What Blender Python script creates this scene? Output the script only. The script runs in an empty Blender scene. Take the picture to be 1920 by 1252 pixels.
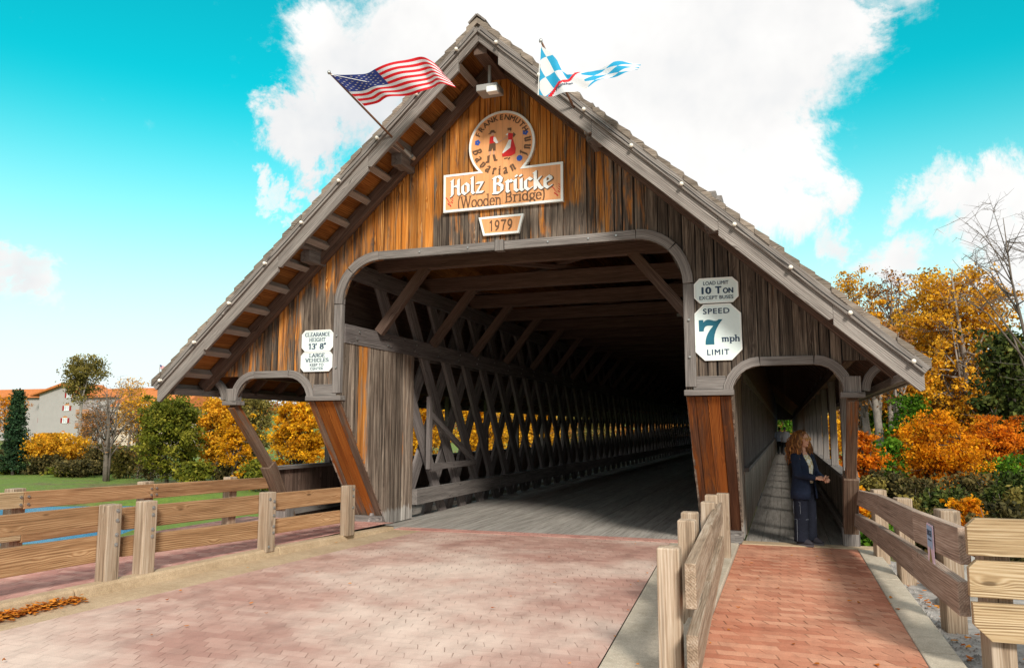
import bpy, math, random
import numpy as np
from mathutils import Vector, Matrix

sc = bpy.context.scene
COL = sc.collection
PI = math.pi
rad = math.radians

# ------------------------------------------------------------------ camera
H, FPX, CX, CY = 1.65, 1454.0, 960.0, 626.0
YAW, PITCH = rad(19.1974), rad(6.9406)
fw = np.array([-math.sin(YAW) * math.cos(PITCH), math.cos(YAW) * math.cos(PITCH), math.sin(PITCH)])
rt = np.array([math.cos(YAW), math.sin(YAW), 0.0])
dn = np.cross(fw, rt)
R3 = np.array([rt, dn, fw])
EYE = np.array([0, 0, H])
cam = bpy.data.cameras.new('camera')
cam.sensor_width = 36.0
cam.lens = FPX / 1920.0 * 36.0
cam.clip_end = 5000
cam.clip_start = 0.05
camo = bpy.data.objects.new('camera', cam)
COL.objects.link(camo)
camo.matrix_world = Matrix(((rt[0], -dn[0], -fw[0], 0), (rt[1], -dn[1], -fw[1], 0), (rt[2], -dn[2], -fw[2], H), (0, 0, 0, 1)))
sc.camera = camo


def ray(px, py):
    return R3.T @ np.array([(px - CX) / FPX, (py - CY) / FPX, 1.0])


def P(px, py, y):            # point seen at a photo pixel, on the plane at depth y
    d = ray(px, py)
    return Vector(EYE + d * (y / d[1]))


def G(px, py, z=0.0):        # point seen at a photo pixel, on the level z
    d = ray(px, py)
    return Vector(EYE + d * ((z - H) / d[2]))


# ------------------------------------------------------------------ light, sky, exposure
SUN = np.array([0.42, -0.70, 0.52])
SUN = SUN / np.linalg.norm(SUN)
SUN_STRENGTH, SKY_STRENGTH = 2.7, 0.14
sun = bpy.data.lights.new('sun', 'SUN')
sun.energy = SUN_STRENGTH
sun.angle = rad(10)
sun.color = (1.0, 0.93, 0.82)
suno = bpy.data.objects.new('sun', sun)
COL.objects.link(suno)
suno.rotation_euler = Vector(SUN).to_track_quat('Z', 'Y').to_euler()
sc.view_settings.view_transform = 'Standard'
sc.view_settings.look = 'None'
sc.view_settings.exposure = 0.66
sc.view_settings.gamma = 1.0
sc.view_settings.use_curve_mapping = False
sc.cycles.max_bounces = 12
sc.cycles.diffuse_bounces = 8
sc.cycles.transparent_max_bounces = 8
sc.cycles.use_denoising = True


class NT:
    """small node-tree writer"""
    def __init__(s, nt):
        s.nt = nt

    def n(s, t, **kw):
        nd = s.nt.nodes.new(t)
        for k, v in kw.items():
            setattr(nd, k, v)
        return nd

    def put(s, sock, v):
        if v is None:
            return
        if isinstance(v, bpy.types.NodeSocket):
            s.nt.links.new(v, sock)
        else:
            if sock.type == 'RGBA' and len(v) == 3:
                v = (*v, 1)
            sock.default_value = v

    def math(s, op, a, b=None, c=None, clamp=False):
        nd = s.n('ShaderNodeMath', operation=op, use_clamp=clamp)
        for i, v in enumerate((a, b, c)):
            s.put(nd.inputs[i], v)
        return nd.outputs[0]

    def vm(s, op, a, b=None, scale=None):
        nd = s.n('ShaderNodeVectorMath', operation=op)
        s.put(nd.inputs[0], a)
        s.put(nd.inputs[1], b)
        if scale is not None:
            s.put(nd.inputs['Scale'], scale)
        return nd.outputs['Value'] if op in ('DOT_PRODUCT', 'LENGTH', 'DISTANCE') else nd.outputs[0]

    def mix(s, f, a, b, blend='MIX'):
        nd = s.n('ShaderNodeMix', data_type='RGBA', blend_type=blend)
        s.put(nd.inputs[0], f)
        s.put(nd.inputs[6], a)
        s.put(nd.inputs[7], b)
        return nd.outputs[2]

    def ramp(s, f, stops, interp='LINEAR'):
        nd = s.n('ShaderNodeValToRGB')
        cr = nd.color_ramp
        cr.interpolation = interp
        while len(cr.elements) < len(stops):
            cr.elements.new(0.5)
        for e, (p, c) in zip(cr.elements, stops):
            e.position = p
            e.color = (c, c, c, 1) if isinstance(c, (int, float)) else (*c, 1)
        s.put(nd.inputs[0], f)
        return nd.outputs[0]

    def noise(s, vec, scale, detail=4, rough=0.55, dist=0.0, out=0):
        nd = s.n('ShaderNodeTexNoise')
        s.put(nd.inputs['Vector'], vec)
        s.put(nd.inputs['Scale'], scale)
        nd.inputs['Detail'].default_value = detail
        nd.inputs['Roughness'].default_value = rough
        nd.inputs['Distortion'].default_value = dist
        return nd.outputs[out]

    def ss(s, x, lo, hi):        # smoothstep 0..1
        nd = s.n('ShaderNodeMapRange', interpolation_type='SMOOTHSTEP')
        s.put(nd.inputs[0], x)
        s.put(nd.inputs[1], lo)
        s.put(nd.inputs[2], hi)
        return nd.outputs[0]


w = bpy.data.worlds.new("World")
sc.world = w
w.use_nodes = True
q = NT(w.node_tree)
bg = w.node_tree.nodes['Background']
sky = q.n('ShaderNodeTexSky', sky_type='NISHITA')
sky.sun_disc = False
sky.sun_elevation = math.asin(SUN[2])
sky.sun_rotation = math.atan2(SUN[0], SUN[1])
sky.air_density = 1.0
sky.dust_density = 0.6
sky.ozone_density = 1.2
dvec = q.vm('NORMALIZE', q.n('ShaderNodeTexCoord').outputs['Generated'])
sx = q.n('ShaderNodeSeparateXYZ')
q.put(sx.inputs[0], dvec)
elev = sx.outputs[2]
# saturated turquoise air, paling towards the horizon
blue = q.mix(1.0, sky.outputs[0], (0.015, 1.10, 0.80), 'MULTIPLY')
pale = q.ss(elev, 0.41, 0.04)
pale = q.math('POWER', pale, 1.15)
air = q.mix(pale, blue, (4.3, 4.75, 4.75))
# cumulus: soft masses where the day had them, broken up by noise
BLOBS = [(585, 235, 95, 1.0), (690, 130, 170, 1), (860, 60, 210, 1), (1040, 150, 260, 1), (1240, 110, 270, 1), (1430, 90, 220, 1),
         (1540, 60, 120, 1), (1320, 330, 190, 1), (1440, 250, 140, .9), (1500, 390, 95, .9), (20, 510, 70, .8), (1865, 392, 92, .85),
         (1745, 385, 60, .6), (1560, 455, 62, .7), (1690, 500, 70, .65), (1885, 500, 95, .85), (515, 380, 42, .6), (568, 352, 36, .55), (60, 565, 45, .5), (780, -60, 120, .6), (1640, -60, 120, .5), (1480, 30, 150, 1)]
warp = q.noise(dvec, 6.5, 10, 0.68, 0.3, out=1)
wv = q.vm('SCALE', q.vm('SUBTRACT', warp, (0.5, 0.5, 0.5)), scale=0.24)
dw = q.vm('ADD', dvec, wv)
acc = None
for bx, by, br, bs in BLOBS:
    d = ray(bx, by)
    d = d / np.linalg.norm(d)
    dist = q.vm('DISTANCE', dw, tuple(d))
    v = q.math('MULTIPLY', q.ss(dist, br / FPX * 1.15, br / FPX * 0.35), bs)
    acc = v if acc is None else q.math('MAXIMUM', acc, v)
# clouds added over the unseen rest of the sky, thick enough to whiten fill light
gen = q.ss(q.noise(q.vm('MULTIPLY', dvec, (1, 1, 2.2)), 2.6, 6, 0.6), 0.34, 0.50)
dfw = q.vm('DOT_PRODUCT', dvec, tuple(fw))
gen = q.math('MULTIPLY', gen, q.ss(dfw, 0.80, 0.62))
acc = q.math('MAXIMUM', acc, gen)
fine = q.math('ADD', q.math('MULTIPLY', q.noise(dvec, 9, 9, 0.66, 0.6), 0.65), q.math('MULTIPLY', q.noise(dvec, 30, 7, 0.65), 0.35))
cm = q.ss(q.math('ADD', acc, q.math('MULTIPLY', q.math('SUBTRACT', fine, 0.5), 1.5)), 0.12, 0.80)
shade = q.ramp(q.noise(q.vm('ADD', dvec, (0.02, 0.0, 0.05)), 4.0, 5, 0.6), [(0.32, (3.7, 3.8, 3.9)), (0.46, (4.3, 4.28, 4.25)), (0.60, (4.75, 4.7, 4.62))])
skyc = q.mix(cm, air, shade)
q.put(bg.inputs[0], skyc)
bg.inputs[1].default_value = SKY_STRENGTH


# ------------------------------------------------------------------ object helpers
def tag(o, label=None, cat=None, group=None, kind=None):
    if label: o['label'] = label
    if cat: o['category'] = cat
    if group: o['group'] = group
    if kind: o['kind'] = kind
    return o


def thing(name, label, cat, loc=(0, 0, 0), rotz=0.0, group=None):
    o = bpy.data.objects.new(name, None)
    COL.objects.link(o)
    o.location = loc
    o.rotation_euler = (0, 0, rotz)
    o.empty_display_size = 0.1
    return tag(o, label, cat, group)


class MB:
    """mesh collector; every vertex carries a grain coordinate (along, across, thick, random) and a stain amount"""
    def __init__(s):
        s.v = []; s.f = []; s.m = []; s.g = []; s.s = []
        s.rng = random.Random(7)

    def add(s, vs, fs, m=0, g=None, st=0.0):
        b = len(s.v)
        s.v.extend([tuple(x) for x in vs])
        s.f.extend([tuple(i + b for i in f) for f in fs])
        s.m.extend([m] * len(fs))
        if g is None:
            r = s.rng.random()
            g = [(x[0], x[1], x[2], r) for x in vs]
        s.g.extend(g)
        s.s.extend(st if isinstance(st, (list, tuple)) else [st] * len(vs))

    def beam(s, p0, p1, w, h, up=(0, 0, 1), m=0, st=0.0, seg=1, w1=None, h1=None):
        p0, p1 = Vector(p0), Vector(p1)
        ax = p1 - p0
        L = ax.length
        ax.normalize()
        up = Vector(up)
        sd = ax.cross(up)
        if sd.length < 1e-5:
            sd = ax.cross(Vector((1, 0, 0)))
        sd.normalize()
        u = sd.cross(ax)
        r = s.rng.random()
        vs, g, sts = [], [], []
        for k in range(seg + 1):
            t = k / seg
            c = p0.lerp(p1, t)
            ww = w + ((w1 if w1 is not None else w) - w) * t
            hh = h + ((h1 if h1 is not None else h) - h) * t
            for a, b in ((-1, -1), (1, -1), (1, 1), (-1, 1)):
                vs.append(c + sd * (a * ww / 2) + u * (b * hh / 2))
                g.append((t * L, a * ww / 2, b * hh / 2, r))
                sts.append(st(t) if callable(st) else st)
        fs = [(0, 3, 2, 1)] if False else [(0, 1, 2, 3)]
        for k in range(seg):
            o = k * 4
            for i in range(4):
                j = (i + 1) % 4
                fs.append((o + i, o + 4 + i, o + 4 + j, o + j))
        o = seg * 4
        fs.append((o + 3, o + 2, o + 1, o))
        s.add(vs, fs, m, g, sts)

    def box(s, lo, hi, ax=2, m=0, st=0.0):
        lo, hi = Vector(lo), Vector(hi)
        c = (lo + hi) / 2
        p0, p1 = c.copy(), c.copy()
        p0[ax] = lo[ax]
        p1[ax] = hi[ax]
        d = hi - lo
        if ax == 2:
            s.beam(p0, p1, abs(d.x), abs(d.y), (0, 1, 0), m, st)
        elif ax == 0:
            s.beam(p0, p1, abs(d.y), abs(d.z), (0, 0, 1), m, st)
        else:
            s.beam(p0, p1, abs(d.x), abs(d.z), (0, 0, 1), m, st)

    def prism(s, poly, fn, d0, d1, m=0, m2=None, st=0.0, grain=None):
        """poly: 2D outline (counter-clockwise or not), fn(a, b, d) -> 3D"""
        n = len(poly)
        vs = [fn(a, b, d0) for a, b in poly] + [fn(a, b, d1) for a, b in poly]
        r = s.rng.random()
        g = [((b, a, d, r) if grain is None else grain(a, b, d, r)) for d in (d0, d1) for a, b in poly]
        b0 = len(s.v)
        s.add(vs, [tuple(range(n)), tuple(range(2 * n - 1, n - 1, -1))], m, g, st)
        s.f.extend([(b0 + i, b0 + n + i, b0 + n + (i + 1) % n, b0 + (i + 1) % n) for i in range(n)])
        s.m.extend([m if m2 is None else m2] * n)

    def tube(s, pts, radii, n=8, m=0, cap=True):
        pts = [Vector(p) for p in pts]
        if not isinstance(radii, (list, tuple)):
            radii = [radii] * len(pts)
        vs, g = [], []
        r = s.rng.random()
        nrm = None
        L = 0.0
        for i, p in enumerate(pts):
            t = (pts[min(i + 1, len(pts) - 1)] - pts[max(i - 1, 0)]).normalized()
            if nrm is None:
                nrm = t.orthogonal().normalized()
            nrm = (nrm - t * nrm.dot(t))
            nrm = nrm.normalized() if nrm.length > 1e-6 else t.orthogonal().normalized()
            bn = t.cross(nrm)
            if i:
                L += (p - pts[i - 1]).length
            for k in range(n):
                a = 2 * PI * k / n
                vs.append(p + (nrm * math.cos(a) + bn * math.sin(a)) * radii[i])
                g.append((L, math.cos(a) * radii[i], math.sin(a) * radii[i], r))
        fs = []
        for i in range(len(pts) - 1):
            for k in range(n):
                k2 = (k + 1) % n
                fs.append((i * n + k, i * n + k2, (i + 1) * n + k2, (i + 1) * n + k))
        if cap:
            fs.append(tuple(range(n - 1, -1, -1)))
            o = (len(pts) - 1) * n
            fs.append(tuple(o + k for k in range(n)))
        s.add(vs, fs, m, g)

    def ellipsoid(s, c, r, nu=14, nv=9, m=0, rot=None):
        c = Vector(c)
        vs = []
        for j in range(nv + 1):
            th = PI * j / nv
            for i in range(nu):
                ph = 2 * PI * i / nu
                p = Vector((r[0] * math.sin(th) * math.cos(ph), r[1] * math.sin(th) * math.sin(ph), r[2] * math.cos(th)))
                if rot is not None:
                    p = rot @ p
                vs.append(c + p)
        fs = [(j * nu + i, (j + 1) * nu + i, (j + 1) * nu + (i + 1) % nu, j * nu + (i + 1) % nu) for j in range(nv) for i in range(nu)]
        s.add(vs, fs, m)

    def loft(s, rings, m=0):
        """rings: lists of 3D points of equal count, capped"""
        n = len(rings[0])
        vs = [p for r in rings for p in r]
        fs = [(i * n + k, i * n + (k + 1) % n, (i + 1) * n + (k + 1) % n, (i + 1) * n + k) for i in range(len(rings) - 1) for k in range(n)]
        fs += [tuple(range(n - 1, -1, -1)), tuple((len(rings) - 1) * n + k for k in range(n))]
        s.add(vs, fs, m)

    def build(s, name, mats, parent=None, smooth=False, bevel=0.0, fix=True):
        me = bpy.data.meshes.new(name)
        me.from_pydata(s.v, [], s.f)
        if not isinstance(mats, (list, tuple)):
            mats = [mats]
        for x in mats:
            me.materials.append(x)
        me.polygons.foreach_set('material_index', s.m)
        at = me.attributes.new('gc', 'FLOAT_COLOR', 'POINT')
        at.data.foreach_set('color', np.array(s.g, dtype=np.float32).ravel())
        if any(s.s):
            a2 = me.attributes.new('stain', 'FLOAT', 'POINT')
            a2.data.foreach_set('value', np.array(s.s, dtype=np.float32))
        if smooth:
            me.polygons.foreach_set('use_smooth', [True] * len(me.polygons))
        me.validate()
        if fix:
            import bmesh
            bm = bmesh.new()
            bm.from_mesh(me)
            bmesh.ops.recalc_face_normals(bm, faces=bm.faces)
            bm.to_mesh(me)
            bm.free()
        o = bpy.data.objects.new(name, me)
        COL.objects.link(o)
        o.parent = parent
        if bevel:
            b = o.modifiers.new('edge', 'BEVEL')
            b.width = bevel
            b.segments = 2
            b.limit_method = 'ANGLE'
            b.angle_limit = rad(50)
        return o


def copy_tree(o, parent=None):
    c = o.copy()
    COL.objects.link(c)
    c.parent = parent
    for ch in [x for x in o.children]:
        copy_tree(ch, c)
    return c


# ------------------------------------------------------------------ materials
def newmat(name):
    m = bpy.data.materials.new(name)
    m.use_nodes = True
    return m, NT(m.node_tree), m.node_tree.nodes['Principled BSDF']


def plain(name, col, rough=0.6, spec=0.3, metal=0.0, var=0.12, scale=6.0, bump=0.0):
    m, q, b = newmat(name)
    co = q.n('ShaderNodeTexCoord').outputs['Object']
    n1 = q.noise(co, scale, 5, 0.6)
    f = q.ramp(n1, [(0.25, 1 - var), (0.75, 1 + var)])
    q.put(b.inputs['Base Color'], q.mix(1.0, col, f, 'MULTIPLY'))
    b.inputs['Roughness'].default_value = rough
    b.inputs['Specular IOR Level'].default_value = spec
    b.inputs['Metallic'].default_value = metal
    if bump:
        bp = q.n('ShaderNodeBump')
        bp.inputs['Strength'].default_value = bump
        bp.inputs['Distance'].default_value = 0.01
        q.put(bp.inputs['Height'], q.noise(co, scale * 8, 4))
        q.put(b.inputs['Normal'], bp.outputs[0])
    return m


def wood(name, dark, mid, light, rough=0.8, bump=0.5, ring=0.35, vary=0.5, stain_cols=None, knot=0.5, streak=(0.9, 16.0), crack=0.6, drip=0.0):
    m, q, b = newmat(name)
    at = q.n('ShaderNodeAttribute', attribute_name='gc')
    V, rnd = at.outputs['Vector'], at.outputs['Alpha']
    off = q.vm('SCALE', (17.3, 9.1, 5.7), scale=q.math('MULTIPLY', rnd, 11.0))
    Vo = q.vm('ADD', V, off)
    big = q.noise(q.vm('MULTIPLY', Vo, (streak[0], streak[1], streak[1])), 1.0, 5, 0.65, 0.3)
    fine = q.noise(q.vm('MULTIPLY', Vo, (3.0, 95.0, 95.0)), 1.0, 3, 0.6)
    # year rings running along the board, bent around knots
    vor = q.n('ShaderNodeTexVoronoi', feature='F1')
    q.put(vor.inputs['Vector'], q.vm('MULTIPLY', Vo, (1.7, 5.2, 5.2)))
    vor.inputs['Scale'].default_value = 1.0
    kd = vor.outputs['Distance']
    kn = q.ss(kd, 0.30, 0.05)
    bend = q.noise(q.vm('MULTIPLY', Vo, (0.55, 4.5, 4.5)), 1.0, 3, 0.5)
    sp = q.n('ShaderNodeSeparateXYZ')
    q.put(sp.inputs[0], Vo)
    ph = q.math('ADD', q.math('MULTIPLY', q.math('ADD', sp.outputs[1], sp.outputs[2]), 300.0), q.math('MULTIPLY', bend, 34.0))
    ph = q.math('ADD', ph, q.math('MULTIPLY', kn, 12.0))
    wamp = q.ss(q.noise(q.vm('MULTIPLY', Vo, (0.8, 7.0, 7.0)), 1.0, 3), 0.3, 0.65)
    wav = q.math('MULTIPLY_ADD', q.math('MULTIPLY', q.math('SINE', ph), wamp), 0.5, 0.5)
    val = q.math('ADD', q.math('MULTIPLY', big, 1.0 - ring), q.math('MULTIPLY', wav, ring))
    val = q.math('ADD', val, q.math('MULTIPLY', q.math('SUBTRACT', fine, 0.5), 0.55))
    col = q.ramp(val, [(0.22, dark), (0.48, mid), (0.74, light)])
    if stain_cols:
        st = q.n('ShaderNodeAttribute', attribute_name='stain').outputs['Fac']
        sn = q.noise(q.vm('MULTIPLY', Vo, (1.15, 9.0, 9.0)), 1.0, 6, 0.68, 0.6)
        sn2 = q.math('ADD', sn, q.math('MULTIPLY', q.math('SUBTRACT', fine, 0.5), 0.25))
        sn2 = q.math('ADD', sn2, q.math('MULTIPLY', q.math('SUBTRACT', rnd, 0.5), 0.12))
        mk = q.ss(q.math('ADD', sn2, st), 0.90, 1.12)
        oc = q.ramp(q.math('ADD', q.math('MULTIPLY', wav, 0.45), q.math('MULTIPLY', big, 0.6)), [(0.2, stain_cols[0]), (0.5, stain_cols[1]), (0.8, stain_cols[2])])
        col = q.mix(mk, col, oc)
        pl = q.ss(q.math('SUBTRACT', sn2, st), 1.16, 1.32)     # bleached, frayed board ends
        col = q.mix(pl, col, q.ramp(big, [(0.3, (0.22, 0.20, 0.185)), (0.7, (0.52, 0.49, 0.46))]))
    if drip:
        ds = q.ss(q.noise(q.vm('MULTIPLY', Vo, (0.55, 24.0, 24.0)), 1.0, 4, 0.6, 0.4), 0.54, 0.66)
        col = q.mix(q.math('MULTIPLY', ds, drip), col, tuple(c * 0.8 for c in dark))
    kcore = q.ss(kd, 0.11, 0.05)
    col = q.mix(q.math('MULTIPLY', kcore, knot), col, tuple(c * 0.55 for c in dark))
    ck = q.ss(q.noise(q.vm('MULTIPLY', Vo, (0.8, 60.0, 60.0)), 1.0, 2, 0.5), 0.67, 0.73)
    col = q.mix(q.math('MULTIPLY', ck, crack), col, tuple(c * 0.35 for c in dark))
    br = q.math('MULTIPLY_ADD', rnd, vary, 1.0 - vary * 0.5)
    col = q.mix(1.0, col, br, 'MULTIPLY')
    q.put(b.inputs['Base Color'], col)
    b.inputs['Roughness'].default_value = rough
    b.inputs['Specular IOR Level'].default_value = 0.22
    bp = q.n('ShaderNodeBump')
    bp.inputs['Strength'].default_value = bump
    bp.inputs['Distance'].default_value = 0.006
    q.put(bp.inputs['Height'], q.math('SUBTRACT', val, q.math('MULTIPLY', ck, 0.6)))
    q.put(b.inputs['Normal'], bp.outputs[0])
    return m


M = {}
OR = ((0.14, 0.032, 0.006), (0.43, 0.145, 0.020), (0.70, 0.36, 0.11))
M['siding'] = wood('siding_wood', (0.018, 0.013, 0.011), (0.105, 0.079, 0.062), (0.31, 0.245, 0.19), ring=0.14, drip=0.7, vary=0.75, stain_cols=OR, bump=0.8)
M['trim'] = wood('trim_wood', (0.055, 0.050, 0.048), (0.19, 0.17, 0.16), (0.33, 0.30, 0.285), ring=0.3, vary=0.4, knot=0.6)
M['barge'] = wood('barge_wood', (0.075, 0.064, 0.058), (0.205, 0.180, 0.165), (0.37, 0.335, 0.31), ring=0.35, vary=0.35, knot=0.7)
M['soffit'] = wood('soffit_wood', (0.09, 0.030, 0.008), (0.25, 0.095, 0.022), (0.40, 0.18, 0.05), ring=0.3, vary=0.5)
M['purlin'] = wood('purlin_wood', (0.12, 0.10, 0.085), (0.30, 0.26, 0.23), (0.48, 0.43, 0.39), vary=0.4)
M['inner'] = wood('interior_wood', (0.042, 0.027, 0.020), (0.125, 0.080, 0.062), (0.225, 0.155, 0.122), vary=0.6)
M['lattice'] = wood('lattice_wood', (0.05, 0.043, 0.042), (0.15, 0.130, 0.126), (0.28, 0.25, 0.24), vary=0.55)
M['deck'] = wood('deck_wood', (0.16, 0.145, 0.13), (0.32, 0.295, 0.27), (0.46, 0.43, 0.40), vary=0.18, ring=0.15, knot=0.2)
M['shingle'] = wood('shingle_wood', (0.07, 0.055, 0.045), (0.19, 0.155, 0.125), (0.32, 0.265, 0.22), vary=0.6)
M['cheek'] = wood('cheek_wood', (0.030, 0.022, 0.018), (0.185, 0.140, 0.110), (0.50, 0.41, 0.33), vary=0.8, ring=0.1, bump=0.8, drip=0.75, stain_cols=OR)
M['dado'] = wood('dado_wood', (0.09, 0.065, 0.05), (0.33, 0.26, 0.205), (0.58, 0.49, 0.41), vary=0.7, ring=0.1, drip=0.5, stain_cols=OR)
M['panel'] = wood('stained_panel', (0.045, 0.030, 0.022), (0.17, 0.11, 0.078), (0.30, 0.22, 0.165), vary=0.6, ring=0.15, stain_cols=((0.10, 0.022, 0.005), (0.27, 0.075, 0.010), (0.42, 0.16, 0.03)))
M['darkpanel'] = wood('red_brown_panel', (0.035, 0.016, 0.010), (0.105, 0.040, 0.020), (0.19, 0.085, 0.045), vary=0.6, ring=0.1, stain_cols=((0.12, 0.026, 0.006), (0.25, 0.07, 0.012), (0.36, 0.13, 0.03)))
M['fence'] = wood('fence_wood', (0.15, 0.075, 0.034), (0.32, 0.175, 0.085), (0.50, 0.31, 0.17), drip=0.3, ring=0.30, vary=0.3, knot=0.8, crack=0.35)
M['post'] = wood('post_wood', (0.13, 0.09, 0.06), (0.32, 0.235, 0.165), (0.50, 0.41, 0.325), drip=0.4, ring=0.14, vary=0.3, knot=0.5)
M['greyfence'] = wood('grey_fence_wood', (0.15, 0.105, 0.08), (0.31, 0.23, 0.18), (0.47, 0.375, 0.31), drip=0.35, ring=0.25, vary=0.3, knot=0.5)
M['newfence'] = wood('new_lumber', (0.19, 0.115, 0.055), (0.42, 0.295, 0.165), (0.58, 0.455, 0.30), ring=0.5, vary=0.2, knot=0.8, crack=0.3, drip=0.25)
M['white'] = plain('sign_white', (0.86, 0.88, 0.86), 0.45, 0.4, var=0.03)
M['signface'] = plain('sign_pale', (0.72, 0.82, 0.82), 0.5, 0.4, var=0.03)
M['navy'] = plain('sign_navy', (0.018, 0.045, 0.095), 0.5)
M['teal'] = plain('sign_teal', (0.012, 0.125, 0.19), 0.5)
M['black'] = plain('black_paint', (0.02, 0.02, 0.022), 0.6)
M['brown'] = plain('sign_brown', (0.14, 0.075, 0.04), 0.6)
M['red'] = plain('red_paint', (0.62, 0.02, 0.02), 0.5)
M['blue'] = plain('blue_paint', (0.03, 0.10, 0.45), 0.5)
M['skin'] = plain('skin', (0.62, 0.33, 0.22), 0.5, 0.35, var=0.06)
M['steel'] = plain('galvanised_steel', (0.42, 0.42, 0.41), 0.4, 0.5, 0.8)
M['lampgrey'] = plain('lamp_grey', (0.34, 0.34, 0.33), 0.5)
M['bulb'] = plain('bulb_glass', (0.80, 0.76, 0.68), 0.15, 0.6, var=0.02)
M['concrete'] = None


def planked(name, col, line, step, axis):
    m, q, b = newmat(name)
    co = q.n('ShaderNodeTexCoord').outputs['Object']
    sp = q.n('ShaderNodeSeparateXYZ')
    q.put(sp.inputs[0], co)
    fr = q.math('FRACT', q.math('DIVIDE', sp.outputs[axis], step))
    ln = q.ss(q.math('ABSOLUTE', q.math('SUBTRACT', fr, 0.5)), 0.03, 0.012)
    n = q.ramp(q.noise(q.vm('MULTIPLY', co, (14, 14, 2)), 1.0, 4), [(0.3, 0.9), (0.7, 1.08)])
    q.put(b.inputs['Base Color'], q.mix(1.0, q.mix(q.math('MULTIPLY', ln, 0.6), col, line), n, 'MULTIPLY'))
    b.inputs['Roughness'].default_value = 0.5
    return m


M['signtan'] = planked('sign_tan', (0.80, 0.37, 0.15), (0.42, 0.18, 0.06), 0.105, 0)


def concrete(name, c0, c1):
    m, q, b = newmat(name)
    co = q.n('ShaderNodeTexCoord').outputs['Object']
    n = q.noise(co, 1.6, 6, 0.65)
    n2 = q.noise(co, 90, 3, 0.6)
    n3 = q.noise(co, 14, 4, 0.6)
    col = q.ramp(q.math('ADD', q.math('MULTIPLY', n, 0.6), q.math('MULTIPLY', n3, 0.4)), [(0.32, c0), (0.66, c1)])
    col = q.mix(1.0, col, q.ramp(n2, [(0.3, 0.72), (0.7, 1.15)]), 'MULTIPLY')
    q.put(b.inputs['Base Color'], col)
    b.inputs['Roughness'].default_value = 0.9
    bp = q.n('ShaderNodeBump')
    bp.inputs['Strength'].default_value = 0.35
    bp.inputs['Distance'].default_value = 0.006
    q.put(bp.inputs['Height'], n2)
    q.put(b.inputs['Normal'], bp.outputs[0])
    return m


M['concrete'] = concrete('kerb_concrete', (0.35, 0.245, 0.145), (0.55, 0.415, 0.275))
M['greyconcrete'] = concrete('grey_concrete', (0.37, 0.315, 0.24), (0.59, 0.52, 0.42))


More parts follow.
